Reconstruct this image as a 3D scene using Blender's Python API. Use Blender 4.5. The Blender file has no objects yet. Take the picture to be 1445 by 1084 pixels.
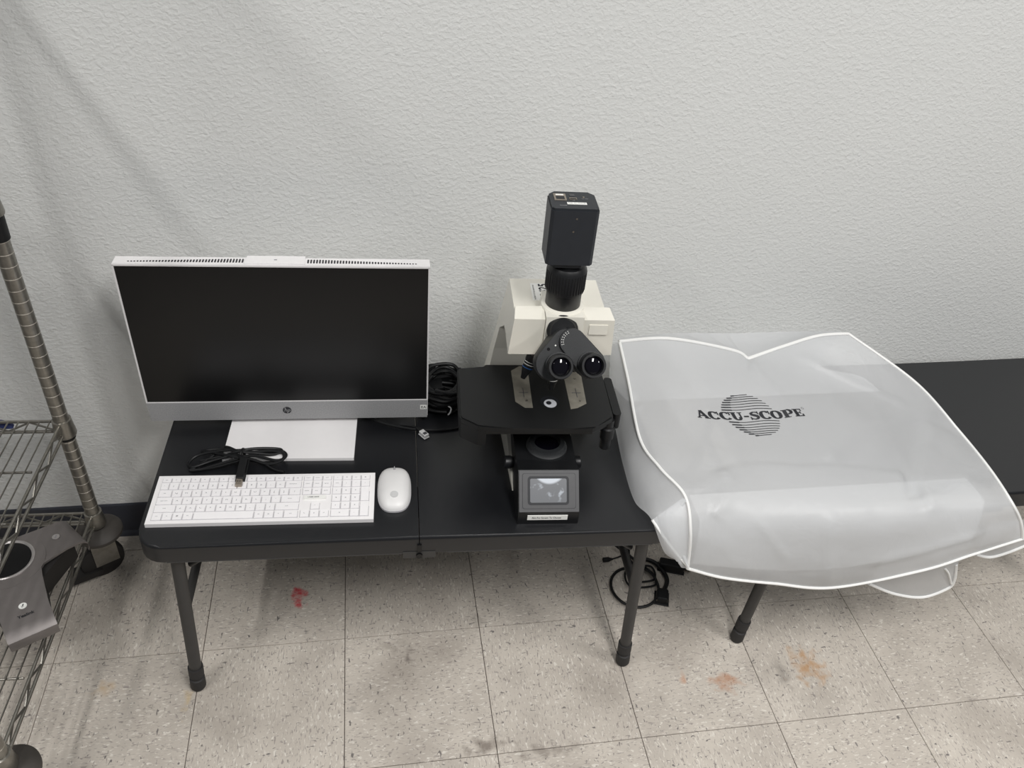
import bpy, bmesh, math, random
from mathutils import Vector, Matrix, noise
from mathutils.bvhtree import BVHTree
R = math.radians
C = bpy.context.scene.collection
random.seed(7)
# ------------------------------------------------------------------ camera, world, lights, exposure
cam_d = bpy.data.cameras.new('camera'); cam = bpy.data.objects.new('camera', cam_d); C.objects.link(cam)
rx = Vector((0.98526033, -0.15348620, 0.07552525)); ux = Vector((0.03492840, 0.61271429, 0.78953227)); fx = Vector((0.16745771, 0.77525685, -0.60904411))
cam.matrix_world = Matrix(((rx.x, ux.x, -fx.x, 0.38617), (rx.y, ux.y, -fx.y, -1.13875), (rx.z, ux.z, -fx.z, 1.60684), (0, 0, 0, 1)))
cam_d.sensor_fit = 'HORIZONTAL'; cam_d.sensor_width = 36; cam_d.lens = 36 * 1157.33 / 1445
cam_d.clip_start = .02; cam_d.clip_end = 50
bpy.context.scene.camera = cam
world = bpy.data.worlds.new('room_ambient'); bpy.context.scene.world = world; world.use_nodes = True
world.node_tree.nodes['Background'].inputs[0].default_value = (.93, .96, 1, 1)
world.node_tree.nodes['Background'].inputs[1].default_value = .12
def area(name, loc, sx, sy, power, col=(1, .985, .965)):
    l = bpy.data.lights.new(name, 'AREA'); l.shape = 'RECTANGLE'; l.size = sx; l.size_y = sy; l.energy = power; l.color = col
    o = bpy.data.objects.new(name, l); C.objects.link(o); o.location = loc
    return o
# ceiling troffers of the room: long fluorescent fixtures running away from the wall
area('ceiling_light_near_shelf', (-.90, -.95, 2.62), .12, 1.2, 24)
area('ceiling_light_centre', (1.0, -1.35, 2.62), .3, 1.2, 36)
area('ceiling_light_far', (2.7, -1.35, 2.62), .3, 1.2, 34)
vs = bpy.context.scene.view_settings
bpy.context.scene.display_settings.display_device = 'sRGB'
vs.view_transform = 'Standard'; vs.look = 'None'; vs.gamma = 1; vs.use_curve_mapping = False
vs.exposure = 0.25

# ------------------------------------------------------------------ materials
def s2l(c):
    return tuple(((v / 255) / 12.92 if v / 255 <= .04045 else ((v / 255 + .055) / 1.055) ** 2.4) for v in c)
def new_mat(name):
    m = bpy.data.materials.new(name); m.use_nodes = True; nt = m.node_tree
    return m, nt, nt.nodes['Principled BSDF']
def N(nt, t, **kw):
    n = nt.nodes.new(t)
    for k, v in kw.items():
        if k.startswith('i_'): n.inputs[int(k[2:])].default_value = v
        else: setattr(n, k, v)
    return n
def mat(name, rgb, rough=.5, metal=0, vary=.06, nscale=60, bump=0, bscale=300, spec=.5, coat=0, trans=0):
    m, nt, b = new_mat(name); L = nt.links
    tc = N(nt, 'ShaderNodeTexCoord')
    nz = N(nt, 'ShaderNodeTexNoise'); nz.inputs['Scale'].default_value = nscale; nz.inputs['Detail'].default_value = 4
    L.new(tc.outputs['Object'], nz.inputs['Vector'])
    rp = N(nt, 'ShaderNodeValToRGB'); c = s2l(rgb)
    rp.color_ramp.elements[0].position = .3; rp.color_ramp.elements[1].position = .7
    rp.color_ramp.elements[0].color = tuple(v * (1 - vary) for v in c) + (1,); rp.color_ramp.elements[1].color = tuple(min(1, v * (1 + vary)) for v in c) + (1,)
    L.new(nz.outputs['Fac'], rp.inputs['Fac']); L.new(rp.outputs['Color'], b.inputs['Base Color'])
    b.inputs['Roughness'].default_value = rough; b.inputs['Metallic'].default_value = metal
    b.inputs['Specular IOR Level'].default_value = spec
    if coat: b.inputs['Coat Weight'].default_value = coat; b.inputs['Coat Roughness'].default_value = .08
    if trans: b.inputs['Transmission Weight'].default_value = trans
    if bump:
        n2 = N(nt, 'ShaderNodeTexNoise'); n2.inputs['Scale'].default_value = bscale; n2.inputs['Detail'].default_value = 2
        L.new(tc.outputs['Object'], n2.inputs['Vector'])
        bp = N(nt, 'ShaderNodeBump'); bp.inputs['Strength'].default_value = bump; bp.inputs['Distance'].default_value = .001
        L.new(n2.outputs['Fac'], bp.inputs['Height']); L.new(bp.outputs['Normal'], b.inputs['Normal'])
    return m

M = {}
M['table'] = mat('black_blow_moulded_top', (21, 22, 25), .34, spec=.6, bump=.2, bscale=900)
M['table_frame'] = mat('black_powder_coated_steel', (56, 55, 54), .5)
M['rubber'] = mat('dark_rubber_foot', (44, 43, 43), .7)
M['white_plastic'] = mat('white_plastic', (238, 236, 236), .4, vary=.01)
M['key_gap'] = mat('pale_key_well', (188, 187, 190), .6, vary=.02)
M['key'] = mat('white_keycap', (243, 241, 242), .45, vary=.01)
M['legend'] = mat('grey_print', (150, 150, 153), .6)
M['legend_dark'] = mat('dark_print', (62, 62, 66), .6)
M['ink'] = mat('black_ink', (22, 24, 30), .5)
M['chin'] = mat('light_grey_woven_chin', (150, 150, 151), .75, vary=.13, nscale=420, bump=.3, bscale=900)
M['silver_trim'] = mat('pale_silver_bezel', (222, 220, 220), .4, vary=.02)
M['screen'] = mat('black_screen_glass', (13, 13, 14), .3, vary=.03, spec=.42)
M['vent'] = mat('dark_vent_slot', (46, 46, 50), .7)
M['sticker'] = mat('white_paper_sticker', (236, 236, 232), .7, vary=.02)
M['mouse'] = mat('silver_white_mouse', (226, 225, 224), .38, vary=.01)
M['scope_white'] = mat('ivory_microscope_enamel', (226, 223, 212), .33, vary=.012, nscale=20, coat=.25)
M['scope_black'] = mat('black_microscope_metal', (19, 20, 22), .42, vary=.05)
M['stage'] = mat('black_stage_coating', (16, 17, 18), .5, bump=.2, bscale=1200, spec=.4)
M['scope_dark'] = mat('charcoal_crackle_paint', (31, 33, 35), .5, bump=.3, bscale=1200)
M['bezel'] = mat('dark_grey_screen_bezel', (72, 72, 74), .45)
M['gloss_black'] = mat('gloss_black', (10, 10, 12), .25, spec=.35)
M['cam_black'] = mat('black_anodised_camera', (36, 39, 44), .48)
M['lens'] = mat('eyepiece_glass', (9, 8, 15), .04, spec=.4)
M['steel'] = mat('brushed_stage_plate', (140, 136, 126), .25, metal=.35, vary=.2, nscale=40)
M['chrome'] = mat('dull_chrome_wire', (146, 143, 136), .30, metal=.85, vary=.12, nscale=80)
M['chrome_dark'] = mat('groove_line', (196, 190, 180), .4, metal=.5)
M['blue'] = mat('blue_ring', (40, 110, 190), .4)
M['cable'] = mat('black_cable_jacket', (11, 12, 14), .5, spec=.4)
M['plug_metal'] = mat('usb_plug_metal', (170, 160, 148), .3, metal=.9)
M['clear_plug'] = mat('clear_rj45_plastic', (190, 190, 190), .25, vary=.15)
M['baseboard'] = mat('dark_vinyl_cove', (56, 58, 66), .5, vary=.12, nscale=15)
M['caster'] = mat('black_caster_rubber', (32, 30, 29), .6)
M['bumper'] = mat('dark_grey_bumper', (66, 62, 58), .6)
M['phone'] = mat('grey_conference_phone', (122, 117, 115), .38, metal=.45, vary=.04)
M['phone_edge'] = mat('silver_phone_edge', (186, 182, 180), .3, metal=.6, vary=.03)
M['navy'] = mat('navy_cloth', (38, 48, 92), .8)
M['piping'] = mat('white_piping', (240, 240, 238), .45, vary=.01)
M['lens_glare'] = mat('condenser_lens', (205, 208, 214), .12, coat=.5)  # pale colour stands in for the ceiling light reflected in the lens

def wall_mat():
    m, nt, b = new_mat('white_textured_drywall'); L = nt.links
    tc = N(nt, 'ShaderNodeTexCoord')
    b.inputs['Roughness'].default_value = .62; b.inputs['Specular IOR Level'].default_value = .3
    big = N(nt, 'ShaderNodeTexNoise'); big.inputs['Scale'].default_value = 2.2; L.new(tc.outputs['Object'], big.inputs['Vector'])
    rp = N(nt, 'ShaderNodeValToRGB'); rp.color_ramp.elements[0].color = s2l((212, 213, 211)) + (1,); rp.color_ramp.elements[1].color = s2l((220, 221, 219)) + (1,)
    L.new(big.outputs['Fac'], rp.inputs['Fac']); L.new(rp.outputs['Color'], b.inputs['Base Color'])
    n1 = N(nt, 'ShaderNodeTexNoise'); n1.inputs['Scale'].default_value = 135; n1.inputs['Detail'].default_value = 2.5; n1.inputs['Roughness'].default_value = .5; n1.inputs['Distortion'].default_value = .5
    mp = N(nt, 'ShaderNodeMapping'); mp.inputs['Scale'].default_value = (.85, 1, 1.15)
    L.new(tc.outputs['Object'], mp.inputs['Vector']); L.new(mp.outputs['Vector'], n1.inputs['Vector'])
    r1 = N(nt, 'ShaderNodeValToRGB'); r1.color_ramp.elements[0].position = .40; r1.color_ramp.elements[1].position = .74
    L.new(n1.outputs['Fac'], r1.inputs['Fac'])
    n2 = N(nt, 'ShaderNodeTexNoise'); n2.inputs['Scale'].default_value = 60; n2.inputs['Detail'].default_value = 2; L.new(tc.outputs['Object'], n2.inputs['Vector'])
    r2 = N(nt, 'ShaderNodeValToRGB'); r2.color_ramp.elements[0].position = .60; r2.color_ramp.elements[1].position = .70
    L.new(n2.outputs['Fac'], r2.inputs['Fac'])
    ad = N(nt, 'ShaderNodeMath', operation='MULTIPLY_ADD'); ad.inputs[1].default_value = .55
    L.new(r2.outputs['Color'], ad.inputs[0]); L.new(r1.outputs['Color'], ad.inputs[2])
    bp = N(nt, 'ShaderNodeBump'); bp.inputs['Strength'].default_value = .42; bp.inputs['Distance'].default_value = .0018
    L.new(ad.outputs[0], bp.inputs['Height']); L.new(bp.outputs['Normal'], b.inputs['Normal'])
    return m
M['wall'] = wall_mat()

STAINS = [  # x, y, radius_x, radius_y, colour, strength
    (.200, .1245, .024, .034, (205, 45, 62), 1.0), (1.1426, -.198, .040, .030, (176, 116, 72), .6), (1.348, -.180, .052, .055, (184, 140, 92), .7),
    (1.047, -.175, .010, .022, (186, 130, 92), .6), (.590, -.285, .055, .024, (118, 108, 100), .75), (.72, -.31, .09, .02, (128, 118, 110), .6), (-.0145, -.12, .012, .04, (196, 168, 112), .55),
    (-.183, -.073, .03, .025, (190, 158, 112), .5), (.4416, -.058, .012, .022, (112, 104, 98), .8), (.40, -.03, .05, .02, (120, 112, 104), .35),
    (1.28, -.19, .035, .04, (128, 122, 116), .5), (.32, -.18, .014, .014, (90, 88, 90), .35), (.605, .02, .03, .03, (130, 122, 114), .35)]
def floor_mat():
    m, nt, b = new_mat('speckled_vinyl_tile'); L = nt.links
    tc = N(nt, 'ShaderNodeTexCoord'); oi = N(nt, 'ShaderNodeObjectInfo'); ge = N(nt, 'ShaderNodeNewGeometry')
    off = N(nt, 'ShaderNodeVectorMath', operation='SCALE'); off.inputs[0].default_value = (17, 31, 0); L.new(oi.outputs['Random'], off.inputs['Scale'])
    av = N(nt, 'ShaderNodeVectorMath', operation='ADD'); L.new(tc.outputs['Object'], av.inputs[0]); L.new(off.outputs[0], av.inputs[1])
    def chips(sx, sy, scale, lo, hi, seed):
        mp = N(nt, 'ShaderNodeMapping'); mp.inputs['Scale'].default_value = (sx, sy, 1); mp.inputs['Location'].default_value = (seed, seed * .7, 0); mp.inputs['Rotation'].default_value = (0, 0, .5 * seed)
        L.new(av.outputs[0], mp.inputs['Vector'])
        n = N(nt, 'ShaderNodeTexNoise'); n.inputs['Scale'].default_value = scale; n.inputs['Detail'].default_value = 1; n.inputs['Distortion'].default_value = .8
        L.new(mp.outputs['Vector'], n.inputs['Vector'])
        r = N(nt, 'ShaderNodeValToRGB'); r.color_ramp.elements[0].position = lo; r.color_ramp.elements[1].position = hi
        L.new(n.outputs['Fac'], r.inputs['Fac']); return r.outputs['Color']
    def mix(fac, c1, c2):
        x = N(nt, 'ShaderNodeMix', data_type='RGBA'); L.new(fac, x.inputs['Factor'])
        if isinstance(c1, tuple): x.inputs['A'].default_value = c1
        else: L.new(c1, x.inputs['A'])
        if isinstance(c2, tuple): x.inputs['B'].default_value = c2
        else: L.new(c2, x.inputs['B'])
        return x.outputs['Result']
    base = N(nt, 'ShaderNodeTexNoise'); base.inputs['Scale'].default_value = 9; base.inputs['Detail'].default_value = 5; L.new(ge.outputs['Position'], base.inputs['Vector'])
    br = N(nt, 'ShaderNodeValToRGB'); br.color_ramp.elements[0].position = .32; br.color_ramp.elements[1].position = .68
    br.color_ramp.elements[0].color = s2l((188, 180, 170)) + (1,); br.color_ramp.elements[1].color = s2l((206, 198, 187)) + (1,)
    L.new(base.outputs['Fac'], br.inputs['Fac'])
    col = br.outputs['Color']
    col = mix(chips(.5, 1.4, 165, .60, .70, 3.1), col, s2l((222, 216, 206)) + (1,))
    col = mix(chips(.5, 1.5, 170, .60, .70, 1.0), col, s2l((160, 152, 146)) + (1,))
    col = mix(chips(1.4, .55, 130, .67, .74, 7.3), col, s2l((122, 117, 114)) + (1,))
    # dirt film and stains: positions on the floor
    dn = N(nt, 'ShaderNodeTexNoise'); dn.inputs['Scale'].default_value = 3.2; dn.inputs['Detail'].default_value = 6; L.new(ge.outputs['Position'], dn.inputs['Vector'])
    dr = N(nt, 'ShaderNodeValToRGB'); dr.color_ramp.elements[0].position = .54; dr.color_ramp.elements[1].position = .78; dr.color_ramp.elements[1].color = (.55, .55, .55, 1)
    L.new(dn.outputs['Fac'], dr.inputs['Fac']); col = mix(dr.outputs['Color'], col, s2l((140, 131, 122)) + (1,))
    wn = N(nt, 'ShaderNodeTexNoise'); wn.inputs['Scale'].default_value = 45; wn.inputs['Detail'].default_value = 4; L.new(ge.outputs['Position'], wn.inputs['Vector'])
    for (x, y, ra, rb, c, s) in STAINS:
        sb = N(nt, 'ShaderNodeVectorMath', operation='SUBTRACT'); sb.inputs[1].default_value = (x, y, 0); L.new(ge.outputs['Position'], sb.inputs[0])
        ml = N(nt, 'ShaderNodeVectorMath', operation='MULTIPLY'); ml.inputs[1].default_value = (1 / ra, 1 / rb, 0); L.new(sb.outputs[0], ml.inputs[0])
        ln = N(nt, 'ShaderNodeVectorMath', operation='LENGTH'); L.new(ml.outputs[0], ln.inputs[0])
        ma = N(nt, 'ShaderNodeMath', operation='MULTIPLY_ADD'); ma.inputs[1].default_value = 3.2; L.new(wn.outputs['Fac'], ma.inputs[0]); L.new(ln.outputs['Value'], ma.inputs[2])
        mr = N(nt, 'ShaderNodeMapRange'); mr.inputs['From Min'].default_value = 2.5; mr.inputs['From Max'].default_value = 1.6; mr.inputs['To Max'].default_value = s
        L.new(ma.outputs[0], mr.inputs['Value'])
        col = mix(mr.outputs['Result'], col, s2l(c) + (1,))
    L.new(col, b.inputs['Base Color']); b.inputs['Roughness'].default_value = .42; b.inputs['Specular IOR Level'].default_value = .35
    return m
M['tile'] = floor_mat()
M['joint'] = mat('dark_floor_joint', (70, 62, 60), .8)

def film_mat():
    m, nt, b = new_mat('translucent_white_film'); L = nt.links
    out = nt.nodes['Material Output']; tc = N(nt, 'ShaderNodeTexCoord')
    b.inputs['Base Color'].default_value = (.90, .91, .92, 1); b.inputs['Roughness'].default_value = .36; b.inputs['Specular IOR Level'].default_value = .5
    tl = N(nt, 'ShaderNodeBsdfTranslucent'); tl.inputs['Color'].default_value = (.9, .91, .92, 1)
    tp = N(nt, 'ShaderNodeBsdfTransparent'); tp.inputs['Color'].default_value = (.95, .96, .97, 1)
    m1 = N(nt, 'ShaderNodeMixShader'); m1.inputs[0].default_value = .36; L.new(b.outputs[0], m1.inputs[1]); L.new(tl.outputs[0], m1.inputs[2])
    m2 = N(nt, 'ShaderNodeMixShader'); m2.inputs[0].default_value = .31; L.new(m1.outputs[0], m2.inputs[1]); L.new(tp.outputs[0], m2.inputs[2])
    L.new(m2.outputs[0], out.inputs['Surface'])
    n = N(nt, 'ShaderNodeTexNoise'); n.inputs['Scale'].default_value = 16; n.inputs['Detail'].default_value = 4; n.inputs['Distortion'].default_value = 1.2
    L.new(tc.outputs['Object'], n.inputs['Vector'])
    bp = N(nt, 'ShaderNodeBump'); bp.inputs['Strength'].default_value = .35; bp.inputs['Distance'].default_value = .006
    L.new(n.outputs['Fac'], bp.inputs['Height']); L.new(bp.outputs['Normal'], b.inputs['Normal'])
    return m
M['film'] = film_mat()

def screen_image_mat():
    m, nt, b = new_mat('lcd_picture'); L = nt.links
    tc = N(nt, 'ShaderNodeTexCoord')
    n = N(nt, 'ShaderNodeTexNoise'); n.inputs['Scale'].default_value = 62; n.inputs['Detail'].default_value = 2; L.new(tc.outputs['Object'], n.inputs['Vector'])
    rp = N(nt, 'ShaderNodeValToRGB'); e = rp.color_ramp.elements; e[0].position = .58; e[0].color = s2l((120, 122, 126)) + (1,); e[1].position = .72; e[1].color = s2l((196, 202, 210)) + (1,)
    L.new(n.outputs['Fac'], rp.inputs['Fac'])
    # a pale round field in the upper half of the picture
    vm = N(nt, 'ShaderNodeVectorMath', operation='DISTANCE'); vm.inputs[1].default_value = (.002, .044, .0); L.new(tc.outputs['Object'], vm.inputs[0])
    mr = N(nt, 'ShaderNodeMapRange'); mr.inputs['From Min'].default_value = .0330; mr.inputs['From Max'].default_value = .0290; L.new(vm.outputs['Value'], mr.inputs['Value'])
    mx = N(nt, 'ShaderNodeMix', data_type='RGBA'); L.new(mr.outputs['Result'], mx.inputs['Factor']); L.new(rp.outputs['Color'], mx.inputs['A']); mx.inputs['B'].default_value = s2l((232, 238, 246)) + (1,)
    b.inputs['Base Color'].default_value = (.02, .02, .02, 1); b.inputs['Roughness'].default_value = .25
    L.new(mx.outputs['Result'], b.inputs['Emission Color']); b.inputs['Emission Strength'].default_value = .62
    return m
M['lcd'] = screen_image_mat()

# ------------------------------------------------------------------ mesh helpers
def obj(name, bm, m, parent=None, smooth=False, loc=None, bevel=0, seg=2):
    if bevel: bmesh.ops.bevel(bm, geom=[e for e in bm.edges if e.is_manifold and e.calc_face_angle(0) > .5], offset=bevel, segments=seg, profile=.5, affect='EDGES', clamp_overlap=True)
    bmesh.ops.recalc_face_normals(bm, faces=bm.faces)
    me = bpy.data.meshes.new(name); bm.to_mesh(me); bm.free()
    me.materials.append(M[m] if isinstance(m, str) else m)
    if smooth:
        for p in me.polygons: p.use_smooth = True
        try: me.set_sharp_from_angle(angle=R(38))
        except Exception: pass
    o = bpy.data.objects.new(name, me); C.objects.link(o)
    if parent: o.parent = parent
    if loc: o.location = loc
    return o
def thing(name, label, cat, loc=(0, 0, 0), rz=0, group=None):
    o = bpy.data.objects.new(name, None); C.objects.link(o); o.location = loc; o.rotation_euler = (0, 0, rz); o.empty_display_size = .05
    return tag(o, label, cat, group)
def tag(o, label, cat, group=None):
    o['label'] = label; o['category'] = cat
    if group: o['group'] = group
    return o
def struct(o, label, cat):
    o['kind'] = 'structure'; return tag(o, label, cat)
def box(bm, x0, x1, y0, y1, z0, z1):
    vs_ = [bm.verts.new(p) for p in ((x0, y0, z0), (x1, y0, z0), (x1, y1, z0), (x0, y1, z0), (x0, y0, z1), (x1, y0, z1), (x1, y1, z1), (x0, y1, z1))]
    for f in ((0, 1, 2, 3), (4, 5, 6, 7), (0, 1, 5, 4), (1, 2, 6, 5), (2, 3, 7, 6), (3, 0, 4, 7)): bm.faces.new([vs_[i] for i in f])
    return bm
def nbm(): return bmesh.new()
def bx(*a): return box(nbm(), *a)
def frame_of(d):
    d = Vector(d).normalized(); a = Vector((0, 0, 1)) if abs(d.z) < .9 else Vector((1, 0, 0))
    u = d.cross(a).normalized(); return u, u.cross(d).normalized(), d
def revolve(bm, p0, d, prof, n=32, cap=True):
    """profile (t, r) turned about the axis p0 + t*d"""
    u, v, d = frame_of(d); p0 = Vector(p0); rings = []
    for t, r in prof:
        rings.append([bm.verts.new(p0 + d * t + (u * math.cos(2 * math.pi * k / n) + v * math.sin(2 * math.pi * k / n)) * r) for k in range(n)])
    for a, b in zip(rings, rings[1:]):
        for k in range(n): bm.faces.new((a[k], a[(k + 1) % n], b[(k + 1) % n], b[k]))
    if cap: bm.faces.new(rings[0][::-1]); bm.faces.new(rings[-1])
    return bm
def cyl(bm, p0, p1, r0, r1=None, n=24):
    p0 = Vector(p0); p1 = Vector(p1); d = p1 - p0
    return revolve(bm, p0, d, ((0, r0), (d.length, r0 if r1 is None else r1)), n)
def catmull(P, n=8, closed=False):
    P = [Vector(p) for p in P]; out = []; m = len(P)
    for i in range(m if closed else m - 1):
        if closed: a, b, c, d = P[(i - 1) % m], P[i], P[(i + 1) % m], P[(i + 2) % m]
        else: a, b, c, d = P[max(i - 1, 0)], P[i], P[i + 1], P[min(i + 2, m - 1)]
        for k in range(n):
            t = k / n
            out.append(.5 * ((2 * b) + (c - a) * t + (2 * a - 5 * b + 4 * c - d) * t * t + (3 * b - a - 3 * c + d) * t ** 3))
    if not closed: out.append(P[-1])
    return out
def tube(bm, pts, r, n=8, closed=False, flat=1.0):
    pts = [Vector(p) for p in pts]; m = len(pts); rings = []; u = None
    for i, p in enumerate(pts):
        if closed: d = pts[(i + 1) % m] - pts[i - 1]
        else: d = pts[min(i + 1, m - 1)] - pts[max(i - 1, 0)]
        if d.length < 1e-9: d = Vector((1, 0, 0))
        d.normalize()
        if u is None: u = frame_of(d)[0]
        u = (u - d * u.dot(d)).normalized(); v = d.cross(u)
        rr = r[i] if isinstance(r, (list, tuple)) else r
        rings.append([bm.verts.new(p + (u * math.cos(2 * math.pi * k / n) + v * math.sin(2 * math.pi * k / n) * flat) * rr) for k in range(n)])
    rng = range(m) if closed else range(m - 1)
    for i in rng:
        a, b = rings[i], rings[(i + 1) % m]
        for k in range(n): bm.faces.new((a[k], a[(k + 1) % n], b[(k + 1) % n], b[k]))
    if not closed: bm.faces.new(rings[0][::-1]); bm.faces.new(rings[-1])
    return bm
def prism(bm, poly, z0, z1, ax=2):
    """polygon extruded along an axis (2: xy->z, 0: yz->x, 1: xz->y)"""
    def P(a, b, h): return (a, b, h) if ax == 2 else ((h, a, b) if ax == 0 else (a, h, b))
    lo = [bm.verts.new(P(a, b, z0)) for a, b in poly]; hi = [bm.verts.new(P(a, b, z1)) for a, b in poly]
    bm.faces.new(lo[::-1]); bm.faces.new(hi); n = len(poly)
    for k in range(n): bm.faces.new((lo[k], lo[(k + 1) % n], hi[(k + 1) % n], hi[k]))
    return bm
def hull(pts):
    bm = nbm()
    for p in pts: bm.verts.new(p)
    r = bmesh.ops.convex_hull(bm, input=bm.verts)
    bmesh.ops.delete(bm, geom=[v for v in bm.verts if not v.link_faces], context='VERTS')
    bmesh.ops.dissolve_limit(bm, angle_limit=R(2), verts=bm.verts, edges=bm.edges)
    return bm
def rrect(x0, x1, y0, y1, r, n=5):
    out = []
    for cx, cy, a in ((x1 - r, y0 + r, -90), (x1 - r, y1 - r, 0), (x0 + r, y1 - r, 90), (x0 + r, y0 + r, 180)):
        for k in range(n + 1):
            t = R(a + 90 * k / n); out.append((cx + r * math.cos(t), cy + r * math.sin(t)))
    return out
def disc(c, d, r, n=20):
    u, v, _ = frame_of(d); c = Vector(c); return [c + (u * math.cos(2 * math.pi * k / n) + v * math.sin(2 * math.pi * k / n)) * r for k in range(n)]
_tc = {}
def text_polys(s, size=1, bold=0, shear=0):
    key = (s, bold, shear)
    if key not in _tc:
        cu = bpy.data.curves.new('t', 'FONT'); cu.body = s; cu.size = 1; cu.align_x = 'CENTER'; cu.align_y = 'CENTER'; cu.offset = bold; cu.shear = shear; cu.resolution_u = 3
        o = bpy.data.objects.new('t', cu); C.objects.link(o)
        me = bpy.data.meshes.new_from_object(o.evaluated_get(bpy.context.evaluated_depsgraph_get()))
        _tc[key] = ([v.co.copy() for v in me.vertices], [tuple(p.vertices) for p in me.polygons])
        bpy.data.objects.remove(o); bpy.data.curves.remove(cu); bpy.data.meshes.remove(me)
    v, f = _tc[key]; return [p * size for p in v], f
def put_text(bm, s, size, mtx, bold=0, shear=0, sx=1):
    v, f = text_polys(s, size, bold, shear); vv = [bm.verts.new(mtx @ Vector((p.x * sx, p.y, 0))) for p in v]
    for q in f:
        try: bm.faces.new([vv[i] for i in q])
        except ValueError: pass
def copy_tree(o, parent=None):
    c = o.copy(); C.objects.link(c); c.parent = parent
    for ch in list(o.children): copy_tree(ch, c)
    return c

# ------------------------------------------------------------------ the setting
WY = .365; TZ = .46
w = struct(obj('wall_back', bx(-2.2, 4.2, WY, WY + .1, 0, 2.75), 'wall'), 'off-white orange-peel textured wall behind the tables', 'wall')
T = .3048
fl = struct(obj('floor', bx(-2.2, 4.2, -2.6, WY, -.05, -.0035), 'joint'), 'beige speckled vinyl tile floor', 'floor')
tile_mesh = {}
for i in range(-4, 11):
    for j in range(-4, 2):
        x0, y0 = i * T, j * T; y1 = min(y0 + T, WY)
        h = y1 - y0
        if h < T - .001: key = 'cut'
        else: key = (i + j) % 2
        if key not in tile_mesh:
            bm = nbm(); g = .0007
            if key == 1: box(bm, -T / 2 + g, T / 2 - g, -h / 2 + g, h / 2 - g, -.004, 0)
            else: box(bm, -T / 2 + g, T / 2 - g, -h / 2 + g, h / 2 - g, -.004, 0)
            top = [e for e in bm.edges if all(v.co.z > -.001 for v in e.verts)]
            bmesh.ops.bevel(bm, geom=top, offset=.0006, segments=1, affect='EDGES')
            bmesh.ops.recalc_face_normals(bm, faces=bm.faces)
            me = bpy.data.meshes.new('tile'); bm.to_mesh(me); bm.free(); me.materials.append(M['tile']); tile_mesh[key] = me
        o = bpy.data.objects.new('tile', tile_mesh[key]); C.objects.link(o); o.parent = fl
        o.location = (x0 + T / 2, y0 + h / 2, 0)
        if key == 1: o.rotation_euler = (0, 0, math.pi / 2)
bm = prism(nbm(), [(WY, 0), (WY - .014, 0), (WY - .010, .006), (WY - .005, .012), (WY - .004, .098), (WY - .002, .102), (WY, .102)], -2.2, 4.2, 0)
struct(obj('baseboard_back', bm, 'baseboard'), 'dark vinyl cove baseboard along the wall', 'baseboard')

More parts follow.
